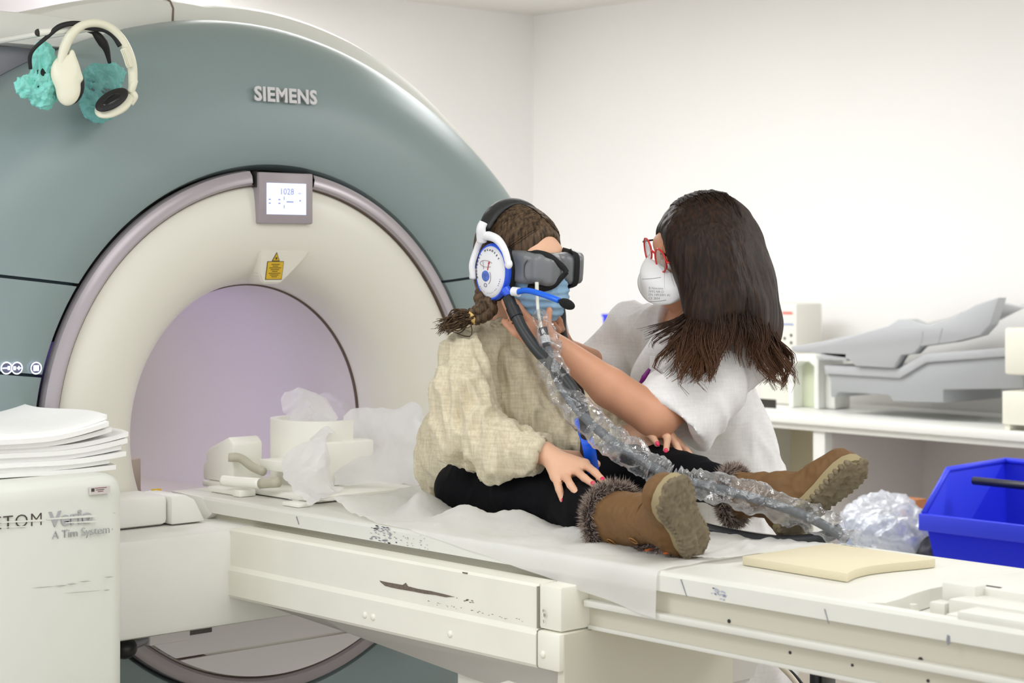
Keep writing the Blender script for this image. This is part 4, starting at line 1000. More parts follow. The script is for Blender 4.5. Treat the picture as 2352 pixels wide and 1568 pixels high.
# legs (inside the leggings)
F_.chain([V(1112, 1112, 4.10), V(1290, 1150, 3.93), V(1420, 1185, 3.70)], [.062, .046, .036], .03)
F_.chain([V(1200, 1092, 4.2), V(1480, 1068, 3.99), V(1690, 1125, 3.83)], [.062, .044, .034], .03)
F_.obj('body', SKIN_G, girl, smooth=2)
for t_, m_, nm in [(ti[i], mi[i], i) for i in range(4)] + [(ti2[i], mi2[i], i) for i in range(3)]:
    d = nrmz(t_ - m_); nv = nrmz(-FWD + UP * .5); nv = nrmz(nv - d * (nv @ d)); sd = np.cross(d, nv)
    ellipsoid('fingernail', t_ + nv * .0056 - d * .001, (.0058, .0046, .0018), NAIL, girl, np.array([d, sd, nv]), 2)

# blouse
BLO = bpy.data.materials.new('muslin_beige')
def cloth_mat(m, c1, c2, sc=900, bump=.35, rough=.9):
    m.use_nodes = True; nt = m.node_tree; N = nt.nodes; L = nt.links; b = N['Principled BSDF']; f = lambda c: tuple((x / 255) ** 2.2 for x in c) + (1,)
    tc = N.new('ShaderNodeTexCoord'); mp = N.new('ShaderNodeMapping'); mp.inputs['Scale'].default_value = (1, 1, .12); L.new(tc.outputs['Object'], mp.inputs[0])
    n1 = N.new('ShaderNodeTexNoise'); n1.inputs['Scale'].default_value = sc * .25; n1.inputs['Detail'].default_value = 2; L.new(mp.outputs[0], n1.inputs['Vector'])
    mp2 = N.new('ShaderNodeMapping'); mp2.inputs['Scale'].default_value = (.12, .12, 1); L.new(tc.outputs['Object'], mp2.inputs[0])
    n2 = N.new('ShaderNodeTexNoise'); n2.inputs['Scale'].default_value = sc * .25; n2.inputs['Detail'].default_value = 2; L.new(mp2.outputs[0], n2.inputs['Vector'])
    ad = N.new('ShaderNodeMath'); ad.operation = 'ADD'; L.new(n1.outputs['Fac'], ad.inputs[0]); L.new(n2.outputs['Fac'], ad.inputs[1])
    mr = N.new('ShaderNodeMapRange'); mr.inputs['From Min'].default_value = .7; mr.inputs['From Max'].default_value = 1.3; L.new(ad.outputs[0], mr.inputs['Value'])
    mx = N.new('ShaderNodeMix'); mx.data_type = 'RGBA'; mx.inputs[6].default_value = f(c1); mx.inputs[7].default_value = f(c2); L.new(mr.outputs[0], mx.inputs[0]); L.new(mx.outputs[2], b.inputs['Base Color'])
    bp = N.new('ShaderNodeBump'); bp.inputs['Strength'].default_value = bump; bp.inputs['Distance'].default_value = .002; L.new(ad.outputs[0], bp.inputs['Height']); L.new(bp.outputs[0], b.inputs['Normal'])
    b.inputs['Roughness'].default_value = rough; b.inputs['Sheen Weight'].default_value = .15
    return m
cloth_mat(BLO, (196, 184, 156), (222, 212, 184))
F_ = Field((.38, -.25, .93), (1.14, .56, 1.44), .005)
F_.chain([V(1152, 765, 4.15), V(1072, 812, 4.07)], [.056, .055], .03); F_.chain([V(1152, 765, 4.15), V(1240, 805, 4.23)], [.056, .055], .03)
F_.chain([V(1150, 775, 4.15), V(1160, 850, 4.17), V(1168, 960, 4.18), V(1140, 1070, 4.19)], [.060, .105, .128, .120], .04)
F_.ell(V(1048, 1040, 4.27), (.075, .10, .10), None, .05); F_.ell(V(1030, 1085, 4.30), (.050, .08, .055), None, .04)
F_.ell(V(1270, 985, 4.12), (.085, .10, .065), None, .05); F_.ell(V(1330, 1010, 4.08), (.06, .07, .04), None, .04)
F_.ell(V(1235, 900, 4.13), (.06, .09, .07), None, .05)
F_.chain([V(1066, 822, 4.06), V(1068, 900, 4.03), V(1078, 985, 4.01)], [.056, .068, .074], .018)
F_.chain([V(1082, 1000, 4.01), V(1150, 1030, 3.96), V(1215, 1040, 3.915)], [.070, .066, .048], .02)
F_.cap(V(1215, 1040, 3.915), V(1240, 1043, 3.893), .046, .033, .012)
F_.chain([V(1252, 802, 4.24), V(1320, 945, 4.18), V(1395, 985, 4.07), V(1436, 996, 4.02)], [.055, .060, .046, .030], .03)
F_.cut(V(1243, 1043, 3.89), RIGHT * .9 - UP * .25 - FWD * .35, lim=(V(1243, 1043, 3.89) - .07, V(1243, 1043, 3.89) + .07))
F_.cap(V(1120, 700, 4.13), V(1158, 752, 4.15), .045, .047, .008, 'sub')       # neck opening
zc = V(1000, 1138, 4.35)[2]; F_.cut((0, 0, zc), (0, 0, -1), .006)
# crease between arm and body, folds at the elbow
folds = addn(fnoise(.13, .0060, 21, (1.3, 1.3, .45)), fnoise(.075, .0048, 22, (1.3, 1.3, .4), ridge=True), fnoise(.022, .0009, 23, (1, 1, .5)))
F_.obj('blouse', BLO, girl, disp=folds, smooth=1)
# gathered cuffs and frilled collar
def frill(name, c, ax, R, r, n, m, parent, amp=.2, flat=1.0, e1=None):
    ax = nrmz(ax); u = nrmz(np.cross(ax, [.3, .5, .8]) if e1 is None else e1); v = np.cross(ax, u); P = []
    for i in range(n * 4 + 1):
        a = 2 * PI * i / (n * 4); rr = R * (1 + amp * .12 * math.sin(a * n)); P.append(np.array(c) + rr * (math.cos(a) * u + flat * math.sin(a) * v) + ax * r * amp * math.sin(a * n + 1))
    vs_, fs_ = tube_geo(P, r, 6); return pydata(name, vs_, fs_, m, parent, smooth=True)
frill('cuff', V(1239, 1043, 3.893), RIGHT * .9 - UP * .2 - FWD * .35, .034, .0042, 26, BLO, girl, .5)
frill('cuff', V(1438, 997, 4.02), RIGHT * .8 - FWD * .5, .029, .004, 22, BLO, girl, .5)
frill('collar', V(1152, 752, 4.13), UP + gf * -.25, .053, .0038, 18, BLO, girl, 1.2)
# leggings
LEG = mat('legging_black', (9, 9, 13), .85, bump=.1, scale=200, spec=.15)
F_ = Field((.44, -.22, .94), (1.36, .52, 1.2), .006)
F_.ell(V(1122, 1118, 4.17), (.098, .13, .078), None, .03)
F_.chain([V(1112, 1118, 4.10), V(1200, 1138, 4.00), V(1290, 1150, 3.92), V(1350, 1170, 3.80), V(1415, 1183, 3.70)], [.078, .070, .062, .052, .042], .03)
F_.chain([V(1230, 1092, 4.2), V(1360, 1078, 4.08), V(1480, 1072, 3.99), V(1590, 1096, 3.90), V(1690, 1128, 3.83)], [.078, .068, .056, .046, .040], .03)
F_.ell(V(1330, 1110, 4.03), (.08, .08, .035), None, .04)
F_.cut((0, 0, .957), (0, 0, -1), .004)
F_.obj('leggings', LEG, girl, disp=fnoise(.09, .0018, 41, ridge=True), smooth=2)

# hair: combed back from a centre parting into a braid
F_ = Field(GL(0, 0, 0) - .15, GL(0, 0, 0) + .15, .004)
F_.ell(GL(-.016, 0, .034), np.array((.106, .0845, .094)) * GSC, GB, .01); F_.ell(GL(-.05, 0, -.03), np.array((.066, .072, .075)) * GSC, GB, .03)
F_.ell(GL(.112, .004, -.012), np.array((.078, .064, .088)) * GSC, GB, .006, 'sub')
F_.cut(GL(.02, 0, -.03), gf * .75 - gu * .62, .01)
F_.cap(GL(.09, 0, .128), GL(-.02, 0, .136), .0055, .003, .006, 'sub')
F_.obj('hair', HAIR_G, girl, smooth=2)
def ell_pt(p, ex=(.107, .0855, .095), c0=(-.016, 0, .034), k=1.0):
    d = nrmz(p); r = 1 / math.sqrt(sum((d[i] / ex[i]) ** 2 for i in range(3))); return GL(*(np.array(c0) + d * r * k))
geos = []; rr = np.random.default_rng(5)
for i in range(460):
    sd = -1 if i % 2 else 1; a = rr.uniform(-.35, 1.05); a2 = max(a, .1)
    st_ = np.array([math.sin(a) * 1.0, sd * .03, math.cos(a)])
    if a > .75: st_ = np.array([math.sin(a), sd * (.03 + (a - .75) * rr.uniform(.5, 2.0)), math.cos(a)])
    en = np.array([-.85, sd * .35, -.55 + rr.uniform(-.2, .1)]); md_ = np.array([math.sin(a) * .55 - .05, sd * (1.0), .22 * math.cos(a) - .10 + rr.uniform(-.12, .12)])
    P = []
    for t in np.linspace(0, 1, 11): q = (1 - t) ** 2 * st_ + 2 * t * (1 - t) * md_ * 1.1 + t * t * en; P.append(ell_pt(q, k=1.004 + rr.uniform(-.004, .010)))
    geos.append(tube_geo(P, [.0007, .0014, .0014, .001], 4, cap=False))
multi('hair_strands', geos, HAIR_G, girl, kind='stuff')
# braid
path = catmull([V(1135, 662, 4.10), V(1118, 672, 4.065), V(1113, 690, 4.045), V(1120, 706, 4.03), V(1108, 718, 4.02), V(1085, 727, 4.02)], 12)
path = np.array(path); n_ = len(path)
for k_ in range(3):
    P = []
    for i, p in enumerate(path):
        T_ = nrmz(path[min(i + 1, n_ - 1)] - path[max(i - 1, 0)]); u = nrmz(np.cross(T_, FWD)); a = 2 * PI * (i / n_ * 3.1 + k_ / 3); P.append(p + u * .0125 * math.sin(a) - FWD * .007 * math.sin(2 * a))
    tube('braid_strand', P, [.013, .012, .011, .008], HAIR_G, girl, n=0, seg=10)
geos = []
for i in range(160):
    o_ = rr.normal(size=3) * .006; e_ = V(1018 + rr.normal() * 10, 752 + rr.normal() * 9, 4.03 + rr.normal() * .01)
    m_ = V(1052, 735 + rr.normal() * 6, 4.01) + rr.normal(size=3) * .009
    geos.append(tube_geo(catmull([V(1088, 727, 4.02) + o_, m_, e_], 5), [.0016, .0014, .0004], 4, cap=False))
multi('braid_tuft', geos, HAIR_G, girl, kind='stuff')
ta = nrmz(V(1085, 727, 4.02) - V(1100, 720, 4.02))
frill('hair_tie', V(1084, 727, 4.02), ta, .0125, .0055, 9, mat('tie_yellow', (222, 184, 112), .7), girl, .25)

# surgical mask
MSK = mat('mask_blue', (150, 186, 214), .8, bump=.1, scale=60)
F_ = Field(GL(0, 0, 0) - .16, GL(0, 0, 0) + .17, .0036)
F_.ell(GL(.038, 0, -.052), np.array((.083, .066, .066)) * GSC, GB, .01); F_.cap(GL(.094, 0, -.032), GL(.084, 0, -.085), .0265, .023, .03); F_.ell(GL(.05, 0, -.092), np.array((.05, .045, .03)), GB, .02)
F_.cut(GL(.035, 0, 0), -gf, .004); F_.cut(GL(0, 0, -.022), gu - gf * .1, .004); F_.cut(GL(.05, 0, -.125), -gu + gf * .25, .004)
pl_ = lambda v: .0016 * np.clip(np.sin(((v - GH) @ gu) * 2 * PI / .0165) * 3, -1, 1)
F_.obj('face_mask', MSK, girl, disp=addn(pl_, fnoise(.05, .0016, 51, ridge=True)), smooth=1)
tube('mask_loop', [GL(.04, -.062, -.05), GL(.01, -.078, -.035), GL(-.01, -.082, -.02)], .0015, mat('elastic_white', (236, 236, 236), .7), girl)

# ================= goggles
gg = thing('goggles', 'grey video goggles with black straps over the girl eyes', 'goggles', tuple(GL(.1, 0, 0)))
GG = mat('goggle_grey', (116, 118, 120), .34, var=.06, scale=20); GG2 = mat('goggle_grey_dark', (84, 84, 86), .4)
F_ = Field(GL(.08, 0, 0) - .15, GL(.08, 0, 0) + .15, .0032)
F_.box(GL(.072, 0, .004), (.050, .074, .031), GB, .014); F_.box(GL(.045, -.066, .002), (.046, .014, .033), GB, .010, .01); F_.box(GL(.045, .066, .002), (.046, .014, .033), GB, .010, .01)
for y in (-.033, .036): F_.box(GL(.108, y, -.002), (.026, .024, .031), GB, .012, .008)
F_.cap(GL(.15, .001, -.05), GL(.09, .001, -.024), .016, .012, .01, 'sub'); F_.ell(GL(.02, 0, .01), (.085, .066, .08), GB, .003, 'sub')
F_.obj('goggle_body', GG, gg, smooth=2)
STR = mat('strap_black', (14, 14, 15), .8)
def strap(P, w_=.0062, nr=None): tube('strap', [GL(p[0] - .027, p[1], p[2]) for p in P], w_, STR, gg, seg=8, n=6, flat=.35, nrm=gf if nr is None else nr)
strap([(.105, -.062, .034), (.132, -.058, .036), (.155, -.045, .030), (.164, -.015, .008), (.168, -.006, -.004)], .0068)
strap([(.168, -.006, -.002), (.163, -.018, -.016), (.156, -.033, -.032), (.135, -.048, -.040), (.105, -.058, -.038)], .0068)
strap([(.12, .030, .036), (.160, .028, .034), (.166, .028, .0), (.160, .028, -.034), (.12, .030, -.038)], .008)
tube('shell_seam', [GL(.095, -.0815, .022), GL(.087, -.0815, .01), GL(.087, -.0815, -.012), GL(.095, -.0815, -.026)], .0012, GG2, gg)
tube('side_strap', [GL(.03, -.079, .004), GL(.0, -.084, .004), GL(-.03, -.084, .0)], .011, STR, gg, flat=.25, nrm=gl, seg=8)
cyl('air_nozzle', V(1233, 648, 3.975), V(1233, 668, 3.972), .0042, mat('nozzle_white', (226, 224, 210), .4), gg, seg=12)

# ================= headset with microphone and black hoses
hs = thing('headset', 'white and blue headset with microphone boom worn by the girl', 'headset', tuple(GL(0, -.1, 0)))
HW = mat('headset_white', (238, 238, 240), .3); HB = mat('headset_blue', (44, 92, 226), .3); HR = mat('headset_red', (210, 50, 60), .4)
fA = nrmz(gf * 1.0 + gu * .08); cB = np.array([fA, gl, np.cross(fA, gl)]); cB[2] = nrmz(gu - fA * (gu @ fA)); cB[1] = nrmz(np.cross(cB[2], cB[0]))
def cup(sd):
    C0 = lambda x, y, z: GL((.010 if sd < 0 else -.022) + x, sd * (.084 + y), -.010 + z)
    def disc(name, prof, rx, rz, m, parent=hs):
        """prof: list of (scale, outward offset)"""
        n = 48; vs_ = []
        for sc, off in prof:
            for i in range(n):
                a = 2 * PI * i / n; vs_.append(C0(rx * sc * math.cos(a), off, rz * sc * math.sin(a) * (1.06 if math.sin(a) < 0 else 1)))
        fs_ = [(j * n + i, j * n + (i + 1) % n, (j + 1) * n + (i + 1) % n, (j + 1) * n + i) for j in range(len(prof) - 1) for i in range(n)] + [tuple(range((len(prof) - 1) * n, len(prof) * n)), tuple(range(n))[::-1]]
        o = pydata(name, vs_, fs_, m, parent); autosmooth(o, .7); return o
    disc('ear_cushion', [(.8, -.014), (1, -.010), (1.03, .004), (.9, .008)], .049, .060, STR)
    disc('cup_rim', [(.96, .004), (1.0, .008), (1.0, .017), (.95, .021)], .049, .060, HB)
    tube('cup_rim_lower', [C0(.049 * math.cos(a), .006, .060 * 1.06 * math.sin(a)) for a in np.linspace(3.5, 4.6, 10)], .0055, HR, hs, n=0) if sd < 0 else None
    o = disc('cup_shell', [(.97, .018), (.95, .021), (.86, .0245), (.66, .0275), (.35, .0292), (.1, .0296)], .046, .057, HW)
    return C0, o
C0, shell = cup(-1); cup(1)
# printed marks on the near cup
def on(x, z, off=.0012):
    r2 = (x / .046) ** 2 + (z / .057) ** 2; y = float(np.interp(math.sqrt(r2), [0, .35, .66, .86, .95], [.0296, .0292, .0275, .0245, .021])) + off; return C0(x, y, z)
IK = mat('print_navy', (60, 70, 110), .5)
geos = []
def oline(pts, r, nm, m): vs_, fs_ = tube_geo([on(*p) for p in pts], r, 5); return pydata(nm, vs_, fs_, m, shell, smooth=True)
ellipsoid('printed_globe', on(-.006, -.010, -.0008), (.0125, .0022, .0125), mat('globe_blue', (84, 112, 196), .5, var=.3, scale=120), shell, GB)
oline([(.000, .003), (.003, .020)], .0009, 'printed_arrow', HR); oline([(.0012, .017), (.003, .021), (.0052, .0175)], .001, 'printed_arrow', HR)
oline([(-.006 + .019 * math.cos(a) * 1.0, .016 + .007 * math.sin(a)) for a in np.linspace(.4, 5.6, 20)], .0005, 'printed_orbit', mat('print_greyred', (150, 120, 128), .5))
oline([(-.012, .004), (-.016, .022)], .0004, 'printed_orbit', mat('print_greyred', (150, 120, 128), .5))
oline([(-.006 + .016 * math.cos(a), -.012 + .018 * math.sin(a)) for a in np.linspace(-.9, .7, 10)], .0005, 'printed_orbit', mat('print_greyred', (150, 120, 128), .5))
oline([(-.006 + .004 * math.cos(a), -.030 + .004 * math.sin(a)) for a in np.linspace(0, 6.1, 10)], .0005, 'printed_orbit', IK)
def arc_text(s, R, cx, cz, a0, a1, size, inner=False, kz=1.22):
    k_ = len(s)
    for i, ch in enumerate(s):
        if ch == ' ': continue
        a = a0 + (a1 - a0) * i / (k_ - 1); x, z = cx + R * math.cos(a), cz + R * kz * math.sin(a)
        tang = np.array([-math.sin(a), math.cos(a) * kz]) * (1 if a1 > a0 else -1); tang /= np.linalg.norm(tang)
        p = on(x, z, .0006); X = nrmz(on(x + tang[0] * .002, z + tang[1] * .002, .0006) - on(x - tang[0] * .002, z - tang[1] * .002, .0006)); Nn = nrmz(-gl); Y = np.cross(Nn, X)
        text('printed_letter', ch, size, p, X, Y, INK, shell, ext=.0004, align='CENTER')
arc_text('MRI HEADSET', .0345, -.001, .002, math.radians(158), math.radians(40), .0062)
arc_text('OPTIC', .0345, -.001, .002, math.radians(205), math.radians(168), .0056)
arc_text('NOISE REDUCING CANS', .0375, -.001, -.002, math.radians(228), math.radians(345), .0036)
# yoke, band, tab
YK = [GL(-0.018, -.108, .060), GL(0.007, -.112, .066), GL(0.037, -.114, .060), GL(0.059, -.114, .040), GL(0.070, -.112, .012)]
tube('yoke', YK, [.008, .010, .009, .0075, .007], HW, hs, seg=12); ellipsoid('yoke_end', YK[-1], (.0095, .007, .0105), HW, hs, GB)
tube('yoke', [GL(-0.018, -.108, .060), GL(-0.031, -.108, .035), GL(-0.036, -.116, .0), GL(-0.033, -.114, -.03)], [.008, .007, .007, .006], HW, hs, seg=12)
tube('yoke_neck', [GL(-0.013, -.112, .052), GL(-0.009, -.120, .080), GL(-0.007, -.115, .094)], [.011, .010, .009], HW, hs, seg=14)
band = []
for a in np.linspace(math.radians(-58), math.radians(58), 15): band.append(GL(-.006 - .030 * math.cos(a), math.sin(a) * (.104 if a > 0 else .114), .012 + math.cos(a) * .119))
vs_, fs_ = tube_geo(band, [.014, .020, .023, .023, .020, .014], 14, .42, nrm=gf)
vs_ = []
n_b = 30; P_ = np.array(catmull(band, 3)); 
for i, p in enumerate(P_):
    T_ = nrmz(P_[min(i + 1, len(P_) - 1)] - P_[max(i - 1, 0)]); f2 = nrmz(gf - T_ * (gf @ T_)); nn_ = np.cross(T_, f2); tt = i / (len(P_) - 1); wd = .013 + .011 * math.sin(PI * tt) ** .6; th_ = .0075 + .003 * math.sin(PI * tt)
    for k_ in range(14): a = 2 * PI * k_ / 14; vs_.append(p + f2 * wd * math.cos(a) + nn_ * th_ * math.sin(a))
fs_ = [(i * 14 + k_, i * 14 + (k_ + 1) % 14, (i + 1) * 14 + (k_ + 1) % 14, (i + 1) * 14 + k_) for i in range(len(P_) - 1) for k_ in range(14)] + [tuple(range(14))[::-1], tuple((len(P_) - 1) * 14 + k_ for k_ in range(14))]
pydata('headband', vs_, fs_, mat('band_black', (26, 27, 28), .5, bump=.2, scale=60), hs, smooth=True)
tube('yoke', [GL(-0.008, .098, .08), GL(-0.003, .104, .03), GL(0.007, .104, .0)], .007, HW, hs)
bm = bmesh.new(); o = box('side_tab', -.008, .008, -.003, .003, -.012, .012, HW, None, bev=.002)
M_ = Matrix(((gf[0], gl[0], gu[0], 0), (gf[1], gl[1], gu[1], 0), (gf[2], gl[2], gu[2], 0), (0, 0, 0, 1))); bm.free()
o.data.transform(M_); o.data.transform(Matrix.Translation(Vector(GL(-0.041, -.108, -.02)) - _origin(hs))); o.parent = hs
# boom
jn = V(1172, 671, 3.985)
tube('boom_socket', [V(1160, 664, 3.99), V(1168, 676, 3.985), V(1166, 686, 3.985)], [.012, .010, .008], HB, hs, seg=12)
cyl('boom_collar', V(1178, 669, 3.975), V(1192, 671, 3.965), .0098, HW, hs, seg=20)
tube('boom', [V(1190, 670, 3.965), V(1210, 667, 3.94), V(1240, 674, 3.91), V(1266, 683, 3.89), V(1284, 690, 3.88)], .0062, mat('boom_blue', (20, 104, 232), .22), hs, seg=12)
ax = nrmz(V(1318, 705, 3.865) - V(1284, 690, 3.88)); b2_ = nrmz(np.cross(ax, FWD)); ellipsoid('microphone', V(1302, 698, 3.872), (.0185, .0105, .0105), mat('foam_black', (18, 17, 18), .95, bump=.4, scale=300), hs, np.array([ax, b2_, np.cross(ax, b2_)]))
# black hose from the cup to the lap
tube('air_hose', [V(1168, 684, 3.985), V(1176, 705, 3.97), V(1190, 735, 3.955), V(1203, 760, 3.945), V(1235, 805, 3.92), V(1285, 855, 3.88), V(1322, 905, 3.85), V(1343, 960, 3.84), V(1347, 1010, 3.87), V(1345, 1060, 3.93), V(1352, 1085, 3.97)], .0125, mat('hose_black', (34, 36, 38), .42, var=.1, scale=30), hs, seg=16)
cyl('hose_sleeve', V(1177, 707, 3.968), V(1187, 729, 3.957), .0142, BLACK, hs, seg=18)
tube('air_hose', [V(1284, 690, 4.2), V(1290, 720, 4.19), V(1292, 760, 4.16), V(1302, 800, 4.12), V(1320, 860, 4.05), V(1340, 930, 4.0)], .0095, mat('hose_black', (34, 36, 38), .42), hs, seg=14)
bl = tube('blue_strap', [V(1330, 960, 3.90), V(1345, 1000, 3.86), V(1354, 1035, 3.86), V(1362, 1085, 3.90)], .013, mat('strap_blue', (28, 100, 244), .2), None, seg=12, flat=.3, nrm=FWD)
tag(bl, 'bright blue tube loop hanging into the lap beside the black hose', 'tube')

# ================= hose in a clear plastic sleeve
pts = [(1236, 712, 3.965), (1246, 752, 3.95), (1258, 800, 3.93), (1272, 850, 3.90), (1300, 905, 3.86), (1345, 960, 3.83), (1400, 1008, 3.79), (1460, 1048, 3.75), (1515, 1082, 3.71), (1548, 1100, 3.70), (1600, 1110, 3.69), (1680, 1130, 3.68), (1760, 1152, 3.66), (1840, 1180, 3.64), (1900, 1210, 3.63), (1945, 1240, 3.61), (1958, 1248, 3.60)]
rad = [.012, .024, .026, .026, .027, .029, .030, .031, .024, .018, .026, .030, .031, .030, .029, .022, .012]
hz_ = thing('wrapped_hose', 'grey hose in a crumpled clear plastic sleeve running from goggles to table', 'hose', tuple(V(1945, 1240, 3.6)))
P_ = [V(*p) for p in pts]
tube('inner_hose', P_[2:16], .0095, mat('hose_inner', (92, 96, 100), .45), hz_, seg=12)
tube('mouth_tube', [V(1233, 668, 3.97), V(1236, 715, 3.962), V(1243, 750, 3.95), V(1247, 775, 3.945)], .0035, mat('tube_milky', (226, 228, 214), .3), hz_, seg=10)
cyl('connector_black', V(1247, 752, 3.946), V(1251, 772, 3.942), .0088, BLACK, hz_, seg=16); cyl('connector_clear', V(1251, 772, 3.942), V(1254, 788, 3.938), .0105, mat('connector_grey', (206, 208, 210), .25), hz_, seg=16)
cyl('connector_black', V(1254, 788, 3.938), V(1258, 806, 3.934), .0085, BLACK, hz_, seg=16)
PL = np.array(catmull(P_, 16)); nP = len(PL); Rr = np.interp(np.linspace(0, 1, nP), np.linspace(0, 1, len(rad)), rad)
T_ = np.gradient(PL, axis=0); T_ /= np.linalg.norm(T_, axis=1)[:, None]; u = np.array([0, 0, 1.0]); seg = 28; vs_ = []
nA, nB = fnoise(.085, .0060, 61, ridge=True), fnoise(.032, .0008, 62, ridge=True); base = []
s_len = np.concatenate([[0], np.cumsum(np.linalg.norm(np.diff(PL, axis=0), axis=1))])
for i in range(nP):
    u = u - T_[i] * (u @ T_[i]); u /= np.linalg.norm(u); v = np.cross(T_[i], u); gath = math.exp(-((s_len[i] - s_len[9 * 16]) / .05) ** 2)
    rr_ = Rr[i] * (1 + .22 * gath * math.sin(s_len[i] * 520) + .05 * math.sin(s_len[i] * 160) + .05 * math.sin(s_len[i] * 95 + 1))
    for k_ in range(seg):
        a = 2 * PI * k_ / seg; vs_.append(PL[i] + rr_ * (math.cos(a) * u * .92 + math.sin(a) * v))
vs_ = np.array(vs_); cen = np.repeat(PL, seg, 0); dn = vs_ - cen; dn /= np.linalg.norm(dn, axis=1)[:, None] + 1e-9
vs_ = vs_ + dn * (nA(vs_) + nB(vs_))[:, None]; vs_[:, 2] = np.maximum(vs_[:, 2], .9535)
fs_ = [(i * seg + k_, i * seg + (k_ + 1) % seg, (i + 1) * seg + (k_ + 1) % seg, (i + 1) * seg + k_) for i in range(nP - 1) for k_ in range(seg)]
CLR = film('clear_sleeve', (240, 242, 246), opac=.05, rough=.07, bump=.45, scale=32, gw=.72)
pydata('plastic_sleeve', vs_, fs_, CLR, hz_, smooth=True)
# flared end of the sleeve lying on the table
def flare(u, v):
    a = 2 * PI * v; c = V(1945 + 22 * u, 1240 + 8 * u, 3.60 - .02 * u); r = .020 + .012 * u
    p = c + RIGHT * 0 + UP * math.sin(a) * r * (1 - .2 * u) + np.cross(UP, nrmz(V(1970, 1250, 3.58) - V(1940, 1240, 3.61))) * math.cos(a) * r
    q = np.array([p]); p = p + UP * nB(q)[0] * 1.5 + RIGHT * nA(q)[0]; p[2] = max(p[2], .9535); return p
grid_obj('sleeve_end', flare, 12, 28, CLR, hz_)
# second black hose lying on the table behind the near boot
o = tube('table_hose', [V(1560, 1188, 3.80), V(1600, 1208, 3.80), V(1650, 1222, 3.775), V(1720, 1236, 3.72), V(1790, 1244, 3.67), V(1860, 1240, 3.65), V(1905, 1228, 3.655), V(1925, 1215, 3.67)], .0125, mat('hose_dark', (44, 46, 50), .4), None, seg=16)
for v_ in o.data.vertices: v_.co.z = max(v_.co.z, .9545)
tag(o, 'thick black hose lying flat on the table between the boots', 'hose')

